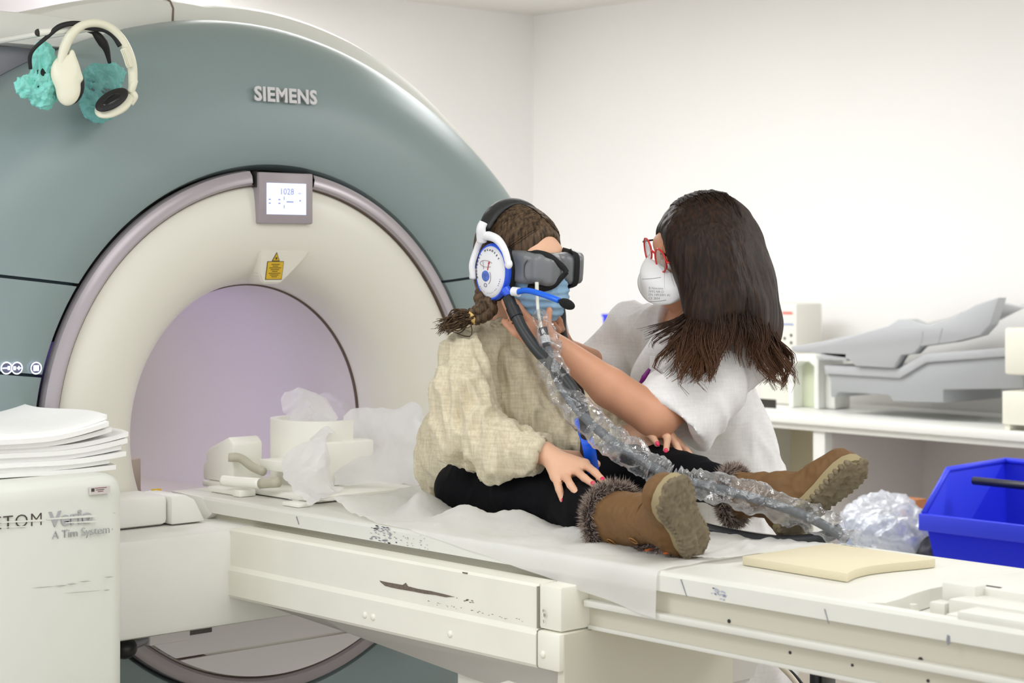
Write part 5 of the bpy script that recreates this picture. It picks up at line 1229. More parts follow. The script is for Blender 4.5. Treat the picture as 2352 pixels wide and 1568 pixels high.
# ================= boots
LEA = mat('boot_tan', (112, 80, 42), .7, var=.08, scale=14, bump=.12); SOL = mat('sole_taupe', (118, 106, 84), .85, var=.12, scale=26, bump=.35); SOE = mat('sole_edge', (154, 140, 104), .8)
FUR = mat('boot_fur', (112, 96, 88), .95, var=.5, scale=60); FUR2 = mat('boot_fur_tip', (176, 160, 148), .95); FURD = mat('boot_fur_dark', (44, 34, 32), .95); BOW = mat('bow_orange', (176, 88, 36), .6)
def boot(lab_, heel, toe, stop, rt, rs, seed, bows=False, tilt=0.0, strip=False):
    heel, toe, stop = map(np.array, (heel, toe, stop)); L = np.linalg.norm(toe - heel); t = (toe - heel) / L
    ank0 = heel + t * .055; s = stop - ank0; n = -(s - t * (s @ t)); n = nrmz(n); wv = np.cross(t, n)
    if tilt: n = nrmz(n * math.cos(tilt) + wv * math.sin(tilt)); wv = np.cross(t, n)
    bt = thing('boot', lab_, 'boot', tuple(heel), 'pair of tan boots')
    Q = lambda a, b, c: heel + t * a + wv * b - n * c          # along, across, height above the ground side
    # sole outline
    prof_ = [(.0, .012), (.006, .024), (.02, .032), (.05, .034), (.09, .031), (.12, .034), (.15, .041), (.175, .043), (.195, .038), (.208, .026), (.215, .010)]
    prof_ = [(a * L / .215, w_) for a, w_ in prof_]
    ol = prof_ + [(a, -w_) for a, w_ in prof_[::-1]]; m_ = len(ol)
    def slab(nm, c0, c1, sc, m, bev=.002):
        bm = bmesh.new(); A = [bm.verts.new(Q(L / 2 + (a - L / 2) * sc, b * sc, c0)) for a, b in ol]; B = [bm.verts.new(Q(L / 2 + (a - L / 2) * sc, b * sc, c1)) for a, b in ol]
        bm.faces.new(A); bm.faces.new(B[::-1]); [bm.faces.new((A[i], B[i], B[(i + 1) % m_], A[(i + 1) % m_])) for i in range(m_)]
        bmesh.ops.recalc_face_normals(bm, faces=bm.faces[:]); o = from_bm(nm, bm, m, bt); autosmooth(o, .8); return o
    slab('midsole', .004, .022, 1.0, SOE)
    # treaded outsole: ragged lugs
    sf = Field(np.minimum(np.minimum(heel, toe), Q(L / 2, 0, 0)) - .06, np.maximum(heel, toe) + .06, .0026)
    Bx = np.array([t, wv, -n])
    for a, w_ in [(i * L / 26 + .006, 0) for i in range(26)]:
        wd = float(np.interp(a, [p[0] for p in prof_], [p[1] for p in prof_])) - .004
        sf.ell(Q(a, 0, .004), (.010, max(wd, .01), .0062), Bx, .012)
    so = sf.obj('outsole', SOL, bt, disp=addn(fnoise(.024, .0016, seed, ridge=True), fnoise(.010, .0008, seed + 1, ridge=True)), smooth=1)
    rl = random.Random(seed)
    geos = []
    for sgn in (-1, 1):
        for i in range(15):
            a = .012 + i * (L - .02) / 15; wd = float(np.interp(a, [p[0] for p in prof_], [p[1] for p in prof_]))
            c = Q(a, sgn * (wd - .001), .004); bm = bmesh.new(); bmesh.ops.create_icosphere(bm, subdivisions=1, radius=1)
            V__ = [tuple(c + t * v.co.x * .0058 + wv * v.co.y * .0055 - n * v.co.z * .0085) for v in bm.verts]; FF = [tuple(v.index for v in f.verts) for f in bm.faces]; bm.free(); geos.append((V__, FF))
    multi('tread_lugs', geos, SOL, bt, kind='stuff')
    # upper
    allp = [Q(.03, 0, .04), Q(L - .03, 0, .04), stop, Q(.06, 0, .08)]; lo_ = np.min(allp, 0) - .09; hi_ = np.max(allp, 0) + .09
    F_ = Field(lo_, hi_, .0036); an = Q(.056, 0, .075)
    F_.chain([Q(.042, 0, .045), Q(.09, 0, .046), Q(.135, 0, .040), Q(L - .042, 0, .034)], [.037, .036, .036, .033], .02, flat=(n, 1.0))
    F_.ell(Q(L - .055, 0, .032), (.05, .039, .026), Bx, .015)
    F_.chain([Q(.042, 0, .045), an, stop], [.036, .042, rs], .03)
    F_.cut(Q(0, 0, .018), n, .0); F_.cut(stop, nrmz(stop - an), .0)
    F_.cap(stop + nrmz(stop - an) * .02, stop - nrmz(stop - an) * .03, rs - .009, rs - .012, 0, 'sub')
    F_.obj('upper', LEA, bt, disp=addn(fnoise(.07, .0016, seed + 5), fnoise(.03, .0008, seed + 6, ridge=True)), smooth=2)
    # seams
    ax_ = nrmz(stop - an)
    frill('ankle_seam', an + ax_ * .018, ax_, .0445, .0011, 4, mat('seam_brown', (96, 62, 30), .8), bt, 0)
    # fur collar: soft ring plus hairs
    u = nrmz(np.cross(ax_, n)); v = np.cross(ax_, u); c_ = stop - ax_ * .010; R_ = rs + .002
    ring = [c_ + R_ * (math.cos(a) * u + math.sin(a) * v) for a in np.linspace(0, 2 * PI, 33)]
    vs_, fs_ = tube_geo(ring, .0115, 10, cap=False); pydata('fur_collar', vs_, fs_, FURD, bt, smooth=True)
    rr = np.random.default_rng(seed)
    def fur_tufts(nm, N_, fn, m, ln=.013):
        g = []
        VV, FF = [], []
        for i in range(N_):
            b_, d_ = fn(); d_ = nrmz(d_ + rr.normal(size=3) * .35); s1 = nrmz(np.cross(d_, rr.normal(size=3))) * .0009; tip = b_ + d_ * ln * rr.uniform(.6, 1.2)
            o = len(VV); VV += [b_ - s1, b_ + s1, b_ + np.cross(d_, s1), tip]; FF += [(o, o + 1, o + 3), (o + 1, o + 2, o + 3), (o + 2, o, o + 3)]
        return pydata(nm, VV, FF, m, bt, kind='stuff')
    def ringf():
        a = rr.uniform(0, 2 * PI); b = rr.uniform(0, 2 * PI); rad_ = math.cos(a) * u + math.sin(a) * v; d_ = rad_ * math.cos(b) + ax_ * math.sin(b)
        return c_ + rad_ * R_ + d_ * .009, d_
    fur_tufts('fur_hair', 3400, ringf, FUR, .015); fur_tufts('fur_tips', 2600, ringf, FUR2, .018)
    if strip:
        low = nrmz(-UP - ax_ * (-UP @ ax_)); PA = [stop + low * (rs + .001) - ax_ * .01, (stop + an) / 2 + low * (rs * .98), an + low * .044, Q(.03, 0, .03) + low * .034]
        CP = catmull(PA, 8); tube('fur_strip', CP, .009, FURD, bt, n=0)
        def stf():
            i = rr.integers(0, len(CP)); d_ = nrmz(rr.normal(size=3) + low); return CP[i] + d_ * .008 + rr.normal(size=3) * .003, d_
        fur_tufts('fur_strip_hair', 1500, stf, FUR, .010); fur_tufts('fur_strip_tips', 600, stf, FUR2, .011)
        for f_ in (.22, .55, .80, .98):
            i = min(int(f_ * (len(CP) - 1)), len(CP) - 1); c = CP[i] + low * .004 - FWD * .012
            for sg in (-1, 1):
                tube('bow', [c, c + RIGHT * sg * .010 - UP * .001 + UP * sg * .002, c + RIGHT * sg * .017 - UP * .004], [.003, .0065, .005], BOW, bt, flat=.4, nrm=UP, seg=8, n=3)
    # stud rings on the shaft
    if strip:
        for f_ in (.30, .72):
            c = an + (stop - an) * f_; side_ = nrmz(-FWD - UP * .45 - ax_ * ((-FWD - UP * .45) @ ax_)); rr_l = .042 + (rs - .042) * f_
            frill('stud_ring', c + side_ * (rr_l + .0015), side_, .009, .0011, 4, mat('stud_tan', (166, 118, 62), .6), bt, 0)
    return bt
boot('tan furry boot nearest the camera, sole turned to the front, orange bows', V(1612, 1271, 3.475), V(1540, 1116, 3.335), V(1406, 1190, 3.655), 0, .055, 71, True, 0, True)
boot('tan furry boot farther from the camera, toe pointing up to the right', V(1796, 1240, 3.70), V(1987, 1064, 3.66), V(1676, 1138, 3.815), 0, .046, 81)
# ================= the woman
wm = thing('person', 'woman in white tunic with long dark hair, red glasses, leaning over table', 'person', (1.1, .62, 0))
wf = nrmz(-RIGHT * .93 - FWD * .27 - UP * .20); wu = UP * .92 - FWD * .36 + RIGHT * .0; wu = nrmz(wu - wf * (wu @ wf)); wl = np.cross(wu, wf)
WH = V(1603, 580, 4.17); WS = 1.0
F_ = Field((.48, -.16, 0.0), (1.62, .95, 1.66), .0056)
WL, WB = head(F_, WH, wf, wl, wu, WS)
F_.chain([WL(-.03, 0, -.06), V(1592, 740, 4.22)], [.052, .055], .02)
F_.cap(V(1690, 805, 4.16), V(1465, 770, 4.36), .05, .045, .03)
F_.chain([V(1590, 780, 4.26), V(1590, 880, 4.28), V(1650, 1000, 4.34), V(1690, 1130, 4.38)], [.075, .095, .080, .085], .04)
F_.chain([V(1672, 812, 4.13), V(1508, 958, 3.965), V(1400, 890, 3.975), V(1288, 800, 3.985)], [.052, .044, .041, .026], .015)
F_.chain([V(1465, 765, 4.36), V(1385, 850, 4.38), V(1308, 806, 4.24)], [.045, .038, .026], .015)
for dx in (-50, 50): F_.chain([V(1690 + dx, 1150, 4.38 + dx * .0006), V(1690 + dx * .8, 1700, 4.36), np.append(V(1690 + dx * .8, 1700, 4.36)[:2], .09)], [.058, .05, .042], .03); F_.chain([np.append(V(1690 + dx * .8, 1700, 4.38)[:2], .05), np.append(V(1690 + dx * .8, 1700, 4.38)[:2] + np.array([0, -.14]), .035)], [.045, .035], .02)
# near hand under the girl's jaw
w_ = V(1282, 795, 3.985)
hand(F_, w_, [V(1212, 780, 3.995), V(1208, 760, 4.005), V(1222, 742, 4.015)], [V(1157, 737, 4.01), V(1157, 690, 4.02), V(1184, 690, 4.03)],
     [V(1184, 764, 3.99), V(1176, 724, 4.00), V(1200, 716, 4.02)], (V(1262, 770, 3.99), V(1256, 735, 4.0), V(1262, 712, 4.0)), .019, .0088)
hand(F_, V(1300, 800, 4.22), [V(1292, 768, 4.17), V(1288, 752, 4.18)], [V(1272, 712, 4.07), V(1268, 740, 4.06)], [V(1284, 738, 4.12), V(1280, 760, 4.11)], None, .018, .0085)
F_.obj('body', SKIN_W, wm, smooth=2)
eyes(WL, WB, WS, wm)
tube('eyebrow', [WL(.094, .016, .024), WL(.093, .034, .029), WL(.083, .050, .024)], [.0022, .0028, .0012], HAIR_W, wm, seg=6)
# tunic
TUN = bpy.data.materials.new('tunic_white'); cloth_mat(TUN, (226, 223, 222), (236, 234, 232), 900, .12, .85)
F_ = Field((.60, -.10, .48), (1.66, 1.02, 1.47), .006)
F_.cap(V(1690, 806, 4.16), V(1470, 770, 4.36), .078, .072, .03)
F_.chain([V(1580, 770, 4.27), V(1588, 870, 4.29), V(1652, 1000, 4.35), V(1678, 1120, 4.38), V(1690, 1500, 4.38)], [.098, .128, .118, .125, .15], .05)
F_.ell(V(1700, 1075, 4.33), (.07, .10, .10), None, .05)
hc = V(1541, 963, 4.00); hn = nrmz(-RIGHT * .66 - UP * .72 - FWD * .22)
F_.chain([V(1676, 818, 4.11), V(1620, 880, 4.06), V(1530, 975, 3.995)], [.080, .088, .098], .03, flat=(FWD, .80))
F_.cut(hc, hn, .0, lim=(hc - .155, hc + .155)); F_.cap(hc - hn * .030, hc + hn * .08, .050, .084, 0, 'sub', flat=(FWD, .80))
h2 = V(1375, 845, 4.38); h2n = nrmz(-RIGHT * .75 - UP * .55)
F_.chain([V(1462, 768, 4.36), V(1415, 815, 4.37), V(1352, 870, 4.38)], [.070, .066, .070], .02)
F_.cut(h2, h2n, .0, lim=(h2 - .12, h2 + .12)); F_.cap(h2 - h2n * .04, h2 + h2n * .05, .045, .052, 0, 'sub')
F_.cap(V(1560, 690, 4.19), V(1572, 752, 4.20), .050, .052, .006, 'sub'); F_.cap(V(1545, 745, 4.17), V(1530, 800, 4.12), .03, .004, .006, 'sub')
F_.cut((0, 0, .50), (0, 0, -1))
tf = addn(fnoise(.16, .0050, 91, (1.2, 1.2, .6)), fnoise(.075, .0030, 92, (1, 1, .6), ridge=True))
F_.obj('tunic', TUN, wm, disp=tf, smooth=2)
def band3(name, pts, w_, m, parent, flat=.18, nr=None): return tube(name, pts, w_, m, parent, seg=10, flat=flat, nrm=-FWD if nr is None else nr)
band3('lapel', [V(1548, 742, 4.14), V(1510, 790, 4.135), V(1470, 850, 4.15), V(1452, 905, 4.17)], [.014, .020, .018, .012], TUN, wm)
band3('collar', [V(1600, 745, 4.11), V(1565, 752, 4.115), V(1540, 762, 4.12)], [.018, .016, .010], TUN, wm, .3)
# rolled hem of the sleeve
u = nrmz(np.cross(hn, FWD)); P_ = []
bm = bmesh.new(); bx(bm, -.036, .036, -.0016, .0016, -.040, .040, .001); o = from_bm('breast_pocket', bm, TUN, None)
pb = np.array([nrmz(RIGHT * .95 + UP * -.05 + FWD * .2), nrmz(FWD), UP]); pb[1] = nrmz(np.cross(pb[2], pb[0])); pb[2] = nrmz(np.cross(pb[0], pb[1]))
c = V(1528, 862, 4.10); o.data.transform(Matrix(((pb[0][0], pb[1][0], pb[2][0], c[0]), (pb[0][1], pb[1][1], pb[2][1], c[1]), (pb[0][2], pb[1][2], pb[2][2], c[2]), (0, 0, 0, 1)))); o.data.transform(Matrix.Translation(-_origin(wm))); o.parent = wm
# trousers
F_ = Field((.7, .3, .05), (1.7, 1.05, .8), .009)
for dx in (-50, 50): F_.chain([V(1690 + dx, 1380, 4.38), V(1690 + dx * .8, 1700, 4.37), np.append(V(1690 + dx * .8, 1700, 4.37)[:2], .09)], [.105, .085, .065], .03)
F_.cut((0, 0, .08), (0, 0, -1)); F_.obj('trousers', TUN, wm, disp=fnoise(.15, .004, 95), smooth=1)
for dx in (-50, 50):
    q = V(1690 + dx * .8, 1700, 4.38); F_ = Field((q[0] - .12, q[1] - .26, -.02), (q[0] + .12, q[1] + .12, .16), .006)
    F_.cap((q[0], q[1], .055), (q[0], q[1] - .15, .04), .055, .045, .02); F_.cut((0, 0, .001), (0, 0, -1)); F_.obj('shoe', mat('clog_white', (228, 228, 226), .5), wm, smooth=1)
pen = tube('pen', [V(1470, 880, 4.085), V(1480, 866, 4.083), V(1492, 847, 4.082)], [.0028, .0062, .0035], mat('pen_purple', (122, 24, 122), .35), None, flat=.5, nrm=FWD)
tag(pen, 'purple pen clipped to the breast pocket of the white tunic', 'pen')

# respirator mask: folded panels
MW = mat('mask_white', (236, 236, 236), .85, bump=.06, scale=80)
def wp(px, py, D): return V(px, py, D)
r0, r1, r2 = wp(1500, 594, 4.145), wp(1465, 641, 4.115), wp(1487, 696, 4.10)       # fold ridge: bridge, tip, chin
n0, n1, n2, n3, n4 = wp(1530, 617, 4.105), wp(1556, 636, 4.085), wp(1572, 663, 4.07), wp(1573, 683, 4.075), wp(1538, 702, 4.085)
def mir(p): q = p - WH; return WH + q - 2 * wl * (q @ wl)
ctr = WL(.10, 0, -.05)
ridge = [r0, r1, r2]; rid = []
for p in ridge: q = p - WH; rid.append(WH + q - wl * (q @ wl) * .0)
nvs = [r0, (r0 + r1) / 2 + wf * .004, r1, (r1 + r2) / 2 + wf * .003, r2]
out_n = [n0, n1, n2, n3, n4]
mid = [(a + b) / 2 + (-FWD) * g_ + wf * .003 for a, b, g_ in zip(nvs, out_n, (.000, .006, .012, .014, .012))]
vs_ = nvs + mid + out_n
far = [mir(p) for p in out_n]; fmid = [(a + b) / 2 + wf * .01 + FWD * .008 for a, b in zip(nvs, far)]
vs_ += fmid + far
fs_ = []
for i in range(4):
    fs_ += [(i, i + 1, 5 + i + 1, 5 + i), (5 + i, 5 + i + 1, 10 + i + 1, 10 + i), (i + 1, i, 15 + i, 15 + i + 1), (15 + i + 1, 15 + i, 20 + i, 20 + i + 1)]
mk = pydata('respirator_mask', vs_, fs_, MW, wm, smooth=True)
md = mk.modifiers.new('s', 'SUBSURF'); md.levels = 2; md.render_levels = 2; md = mk.modifiers.new('t', 'SOLIDIFY'); md.thickness = .0016
sx = nrmz(mid[3] - nvs[3]); 
pc = wp(1490, 664, 4.0775); X = nrmz(RIGHT + UP * -.02 - FWD * .35); Y = nrmz(UP + X * 0); Y = nrmz(Y - X * (Y @ X)); IKG = mat('print_grey', (120, 120, 122), .7)
for i, (s_, z_) in enumerate((('B Nanotex', 0), ('FFP2 NR D', -.0072), ('EN 149:2001 A1', -.0140), ('CE 2834', -.0215))): text('mask_print', s_, .0072, pc + Y * z_, X, Y, IKG, mk, ext=.0002)
tube('mask_seam', [wp(1475, 641, 4.096), wp(1495, 640, 4.083), wp(1518, 637, 4.072)], .0006, IKG, mk, seg=5)
tube('mask_seam', [wp(1492, 692, 4.086), wp(1510, 692, 4.078), wp(1530, 689, 4.075)], .0006, IKG, mk, seg=5)
tube('mask_loop', [n3, wp(1590, 670, 4.07), wp(1605, 640, 4.075)], .0016, mat('elastic_white', (236, 236, 236), .7), wm)

# red glasses
RED = mat('glasses_red', (214, 44, 40), .25); LENS = film('lens_clear', (245, 245, 245), opac=.03, rough=.03, bump=0.0, scale=10, gw=.8)
def gp(x, y, z): return WL(x + .0, y, z)
cx_ = .104
tp = {}
for sd in (-1, 1):
    P = [gp(cx_ - .006 * math.cos(a) * 0 - .004 * abs(math.cos(a)) * (1 if math.cos(a) * sd > 0 else 0), sd * .035 + .0250 * math.cos(a), .018 + .0245 * math.sin(a) * (1.0 if math.sin(a) > 0 else 1.08)) for a in np.linspace(0, 2 * PI, 33)]
    vs_, fs_ = tube_geo(P, .0021, 8, cap=False); pydata('glasses_rim', vs_, fs_, RED, wm, smooth=True)
    c = sum(P[:-1]) / 32; pydata('glasses_lens', [c] + P[:-1], [(0, 1 + i, 1 + (i + 1) % 32) for i in range(32)], LENS, wm)
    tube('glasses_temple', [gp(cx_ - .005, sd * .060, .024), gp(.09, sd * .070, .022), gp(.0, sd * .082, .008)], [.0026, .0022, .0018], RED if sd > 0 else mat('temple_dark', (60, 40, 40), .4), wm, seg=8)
tube('glasses_bridge', [gp(cx_, -.0095, .024), gp(cx_ + .002, 0, .027), gp(cx_, .0095, .024)], .0022, RED, wm, seg=8)

# long hair: scalp mass, hanging mass and individual locks
guides = [
 [(1536, 508, 4.125), (1536, 560, 4.085), (1546, 612, 4.08), (1574, 660, 4.06), (1588, 698, 4.05), (1564, 726, 4.04), (1512, 744, 4.03), (1452, 754, 4.05)],
 [(1545, 490, 4.12), (1553, 560, 4.07), (1580, 640, 4.055), (1602, 700, 4.03), (1580, 760, 4.0), (1540, 795, 3.985), (1520, 838, 3.98), (1558, 866, 3.98)],
 [(1570, 478, 4.12), (1590, 560, 4.055), (1610, 650, 4.035), (1614, 740, 4.0), (1594, 820, 3.95), (1580, 868, 3.92), (1540, 884, 3.915)],
 [(1600, 471, 4.12), (1625, 560, 4.045), (1642, 660, 4.015), (1638, 760, 3.98), (1622, 840, 3.925), (1608, 885, 3.90), (1634, 922, 3.885)],
 [(1630, 472, 4.12), (1660, 560, 4.045), (1682, 660, 4.015), (1684, 750, 3.985), (1672, 800, 3.96), (1690, 850, 3.94), (1722, 890, 3.935)],
 [(1655, 482, 4.125), (1695, 570, 4.07), (1722, 670, 4.05), (1742, 760, 4.03), (1740, 830, 4.01), (1758, 880, 4.01), (1788, 925, 4.02)],
 [(1672, 498, 4.14), (1718, 590, 4.11), (1748, 690, 4.11), (1768, 770, 4.10), (1792, 820, 4.08), (1803, 866, 4.07), (1786, 915, 4.06)],
 [(1685, 518, 4.17), (1730, 610, 4.18), (1758, 710, 4.19), (1770, 790, 4.19), (1778, 850, 4.18), (1770, 918, 4.16)]]
GD = [np.array(catmull([V(*p) for p in g], 8)) for g in guides]
NS = 44
def resample(P, n=NS): s_ = np.concatenate([[0], np.cumsum(np.linalg.norm(np.diff(P, axis=0), axis=1))]); t = np.linspace(0, s_[-1], n); return np.stack([np.interp(t, s_, P[:, i]) for i in range(3)], 1)
GD = [resample(g) for g in GD]
F_ = Field(V(1400, 960, 4.1) * 0 + np.array([.62, .05, 1.15]), (1.40, .72, 1.66), .0045)
F_.ell(WL(-.020, 0, .030), (.112, .092, .102), WB, .01); F_.ell(WL(-.060, 0, -.03), (.075, .085, .09), WB, .03)
F_.cap(WL(.13, -.02, -.03), WL(.118, .0, .02), .085, .055, .006, 'sub')
for gi in range(1, 8):
    g = GD[gi]; k1 = int(NS * (.54 if gi < 7 else .62))
    for i in range(4, k1, 3): 
        r_a = .026 if gi > 1 else .016; off = FWD * .016 if gi < 7 else FWD * .0
        F_.cap(g[i] + off, g[min(i + 3, NS - 1)] + off, r_a, r_a * .96, .022)
for a in range(1, 6):
    A = (GD[a] + GD[a + 1]) / 2
    for i in range(6, int(NS * .52), 3): F_.cap(A[i] + FWD * .02, A[i + 3] + FWD * .02, .028, .027, .022)
F_.cap(WL(-.08, 0, .0), V(1715, 740, 4.18), .06, .055, .04); F_.cap(V(1690, 640, 4.16), V(1700, 760, 4.12), .07, .06, .04)
F_.cap(WL(.112, .030, -.02), WL(.100, .060, -.085), .034, .040, .006, 'sub')
F_.obj('hair', HAIR_W, wm, smooth=2, disp=fnoise(.02, .0008, 99, (1, 1, .1)))
geos = []; rr = np.random.default_rng(11)
def lock(t, k0, spread, r0, curl, end=NS, ph=None, fr=None, off=None):
    t = min(max(t, 0), 6.999); i = int(t); f = t - i; A = GD[i] * (1 - f) + GD[i + 1] * f
    sdv = rr.normal(size=3) * spread; A = A[k0:end]; n = len(A); tt = np.linspace(0, 1, n)[:, None]
    ph = rr.uniform(0, 2 * PI) if ph is None else ph; fr = rr.uniform(1.0, 2.0) if fr is None else fr
    k_ = np.arange(k0, k0 + n) / NS; w_ = np.clip((k_ - .38) / .5, 0, 1)[:, None]
    pinch = 1 - .55 * w_
    P = A + sdv * (.3 + tt * 1.0) * pinch + (RIGHT * np.cos(ph + k_[:, None] * 2 * PI * fr) + FWD * .5 * np.sin(ph + k_[:, None] * 2 * PI * fr)) * curl * w_
    if off is not None: P = P + off * w_
    return tube_geo(P[::2], [r0 * .7, r0, r0, r0 * .9, r0 * .3], 4, cap=False)
for i in range(1300):   # smooth long locks over the mass
    geos.append(lock(rr.uniform(.8, 7), 0, .0055, rr.uniform(.0010, .0021), .002, int(NS * rr.uniform(.58, .86))))
LEN_T = [0, .8, 1.5, 2.5, 3.3, 3.9, 4.6, 5.2, 6, 7]; LEN_V = [.98, .98, 1, .98, .98, .74, .78, .96, 1, 1]
for c_ in range(110):   # wavy clumps that separate towards the ends
    t0 = rr.uniform(.7, 7); ph = rr.uniform(0, 2 * PI); fr = rr.uniform(1.8, 3.2); L_t = float(np.interp(t0, LEN_T, LEN_V)) * rr.uniform(.88, 1.0); cu_ = rr.uniform(.010, .024); of = RIGHT * rr.normal() * .012 + FWD * rr.normal() * .006
    for j in range(17): geos.append(lock(t0 + rr.normal() * .07, int(NS * .30), .0040, rr.uniform(.0008, .0015), cu_, int(NS * L_t * rr.uniform(.92, 1.0)), ph + rr.normal() * .15, fr, of))
for c_ in range(6):
    t0 = rr.uniform(0, .5); ph = rr.uniform(0, 2 * PI)
    for j in range(10): geos.append(lock(t0 + rr.normal() * .05, int(NS * .2), .003, rr.uniform(.0007, .0012), .006, int(NS * rr.uniform(.85, 1.0)), ph + rr.normal() * .2, 1.6))
# over the crown to the far side and fringe
for i in range(420):
    y0_ = rr.uniform(-.02, .02); xs = rr.uniform(-.09, .10); P = []
    sd = -1 if i % 3 else 1
    for a in np.linspace(0.0, 1.75 if sd < 0 else 1.2, 9):
        d = np.array([math.sin(xs * 9) * .9 - .1 * a, sd * math.sin(a) + y0_ * (1 - a), math.cos(a)]); d = d / np.linalg.norm(d)
        r = 1 / math.sqrt((d[0] / .113) ** 2 + (d[1] / .093) ** 2 + (d[2] / .103) ** 2); P.append(WL(-.020 + d[0] * r, d[1] * r, .030 + d[2] * r) + rr.normal(size=3) * .0012)
    geos.append(tube_geo(catmull(P, 2), [.0008, .0014, .0014, .0008], 4, cap=False))
for i in range(90):   # flyaways
    t = rr.uniform(0, 7); g = lock(t, 0, .02, .00035, .012, int(NS * rr.uniform(.3, .98))); geos.append(g)
multi('hair_strands', geos, HAIR_W, wm, kind='stuff')

# ================= headphones on the hook rail
def WXp(px, py, x): return WX(px, py, x)
wp_ = thing('headphones', 'cream white headphones hanging on the white rod, black ear pads', 'headphones', tuple(WX(205, 70, .12)))
CRM = mat('headphone_cream', (232, 230, 206), .38); PAD = mat('pad_black', (24, 23, 24), .6)
P_ = [WX(137, 178, .10), WX(138, 150, .10), WX(148, 110, .105), WX(165, 78, .115), WX(190, 58, .12), WX(220, 53, .12), WX(250, 62, .12), WX(275, 85, .12), WX(292, 115, .12), WX(303, 150, .12), WX(305, 190, .12), WX(300, 215, .12)]
vs_, fs_ = tube_geo(catmull(P_, 6), [.007, .0075, .011, .011, .009, .009, .009, .010, .011, .011, .010, .007], 12, 1.0, nrm=(1, 0, 0)); 
pydata('headband', vs_, fs_, CRM, wp_, smooth=True)
tube('band_pad', [WX(195, 62, .116), WX(215, 64, .11), WX(240, 66, .115), WX(262, 80, .118), WX(278, 104, .12)], [.006, .008, .009, .009], PAD, wp_, flat=.6, nrm=(1, 0, 0))
tube('slider', [WX(284, 110, .13), WX(292, 130, .131), WX(298, 155, .131)], [.008, .009, .008], CRM, wp_, flat=.5, nrm=(1, 0, 0))
for off in (-4, 0, 4): tube('slider_rib', [WX(281 + off, 114, .14), WX(288 + off, 132, .141), WX(294 + off, 152, .14)], .0012, CRM, wp_, seg=6)
def shell(name, c, rx, ry, rz, B, m, parent, n=4): return ellipsoid(name, c, (rx, ry, rz), m, parent, B, n)
ax1 = nrmz([.80, -.60, .0]); up1 = nrmz([.05, .12, 1]); up1 = nrmz(up1 - ax1 * (up1 @ ax1)); B1 = np.array([ax1, np.cross(up1, ax1), up1])
F_ = Field(WX(150, 185, .1) - .09, WX(150, 185, .1) + .09, .0026); c1 = WX(149, 165, .105); c2 = WX(157, 205, .105)
F_.ell(c1, (.016, .030, .038), B1, .01); F_.ell(c2, (.016, .026, .036), B1, .012); F_.cut(c1 + ax1 * .012, nrmz(ax1 + up1 * .25), .006); F_.cut(c2 - up1 * .036, -up1, .0)
F_.cap(WX(165, 120, .11), WX(183, 180, .118), .006, .008, .006)
F_.obj('ear_cup', CRM, wp_, smooth=2)
ellipsoid('ear_pad', WX(166, 198, .088), (.014, .026, .040), PAD, wp_, B1, 3)
ax2 = nrmz(V(235, 215, 4.3) - V(275, 260, 4.36)); ax2 = nrmz(np.array([.55, -.35, .72])); u2 = nrmz(np.cross(ax2, [.3, .95, .3])); B2 = np.array([ax2, u2, np.cross(ax2, u2)])
long_ = nrmz(WX(296, 202, .12) - WX(216, 258, .12)); ax2 = nrmz(np.array([.62, -.38, .60]) - long_ * (np.array([.62, -.38, .60]) @ long_)); B2 = np.array([ax2, long_, np.cross(ax2, long_)])
c = WX(262, 236, .115)
ellipsoid('ear_cup', c - ax2 * .004, (.013, .050, .030), CRM, wp_, B2, 4); ellipsoid('cup_back', c - ax2 * .014 + long_ * .01, (.014, .036, .024), CRM, wp_, B2, 3); ellipsoid('ear_pad', WX(257, 229, .125), (.008, .044, .023), PAD, wp_, B2, 4)
ellipsoid('pad_centre', WX(257, 229, .130), (.006, .026, .012), mat('pad_glossy', (14, 14, 16), .2), wp_, B2, 3)
tube('cup_fork', [WX(300, 212, .12), WX(306, 195, .125), WX(309, 185, .122)], .008, CRM, wp_); tube('cup_fork', [WX(300, 210, .12), WX(308, 222, .12), WX(300, 240, .118)], [.008, .009, .006], CRM, wp_)
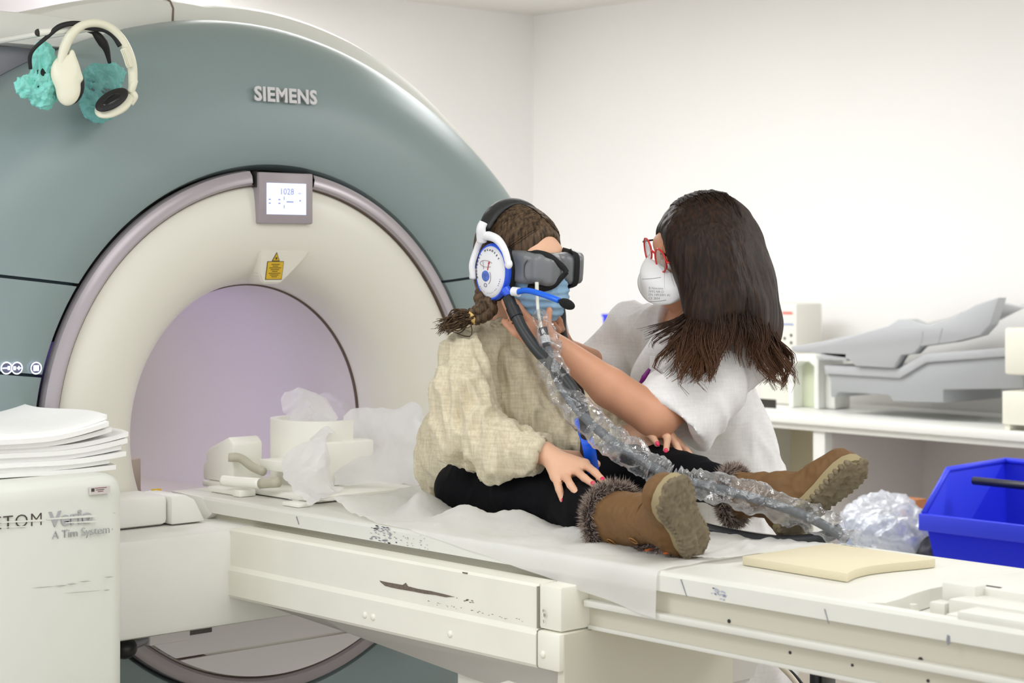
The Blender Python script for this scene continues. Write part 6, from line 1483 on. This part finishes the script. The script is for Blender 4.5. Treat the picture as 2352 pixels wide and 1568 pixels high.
# black headphones with teal covers
bp_ = thing('headphones', 'black headphones behind on the same rod, ear cups in teal covers', 'headphones', tuple(WX(150, 60, .1)))
P_ = [WX(70, 158, .06), WX(69, 130, .07), WX(80, 110, .085), WX(108, 85, .10), WX(135, 62, .11), WX(165, 54, .112), WX(195, 56, .108), WX(212, 68, .10)]
vs_, fs_ = tube_geo(catmull(P_, 6), [.004, .0045, .004, .0045, .006, .006, .005, .005], 10, 1.0, nrm=(1, 0, 0)); pydata('headband', vs_, fs_, PAD, bp_, smooth=True)
P_ = [WX(205, 66, .095), WX(218, 76, .092), WX(232, 92, .09), WX(244, 112, .085), WX(252, 145, .08)]
vs_, fs_ = tube_geo(catmull(P_, 6), [.009, .006, .010, .011, .007, .004], 10, 1.0, nrm=(1, 0, 0)); pydata('band_arm', vs_, fs_, PAD, bp_, smooth=True)
ellipsoid('ear_cup', WX(90, 190, .05), (.025, .02, .035), PAD, bp_, None, 3); ellipsoid('ear_cup', WX(228, 205, .03), (.022, .034, .04), mat('cup_grey', (90, 100, 104), .5), bp_, None, 3)
TEAL = film('teal_nonwoven', (158, 246, 232), opac=.90, rough=.6, bump=.5, scale=70, gw=.03, back=.15); TEAL2 = film('teal_nonwoven_thin', (150, 226, 220), opac=.55, rough=.6, bump=.5, scale=70, gw=.03, back=.2)
def cap_cover(lab_, ells, seed, m):
    cs = [np.array(e[0]) for e in ells]; lo_ = np.min(cs, 0) - .075; hi_ = np.max(cs, 0) + .075; F_ = Field(lo_, hi_, .003)
    for c, r in ells: F_.ell(c, r, None, .012)
    o = F_.obj('ear_cover', m, None, disp=addn(fnoise(.03, .0035, seed, ridge=True), fnoise(.012, .0014, seed + 1, ridge=True)), smooth=1)
    return tag(o, lab_, 'cover', 'teal disposable ear covers')
cap_cover('bright teal gathered disposable cover on the left black ear cup', [(WX(100, 140, .05), (.022, .026, .042)), (WX(98, 195, .055), (.028, .036, .036)), (WX(55, 200, .05), (.018, .020, .022)), (WX(100, 225, .05), (.022, .030, .024))], 101, TEAL)
cap_cover('sheer teal disposable cover on the right black ear cup behind white headphones', [(WX(232, 190, .03), (.026, .046, .042)), (WX(215, 225, .03), (.024, .036, .036)), (WX(228, 258, .02), (.022, .036, .022)), (WX(262, 172, .03), (.018, .026, .024))], 105, TEAL2)
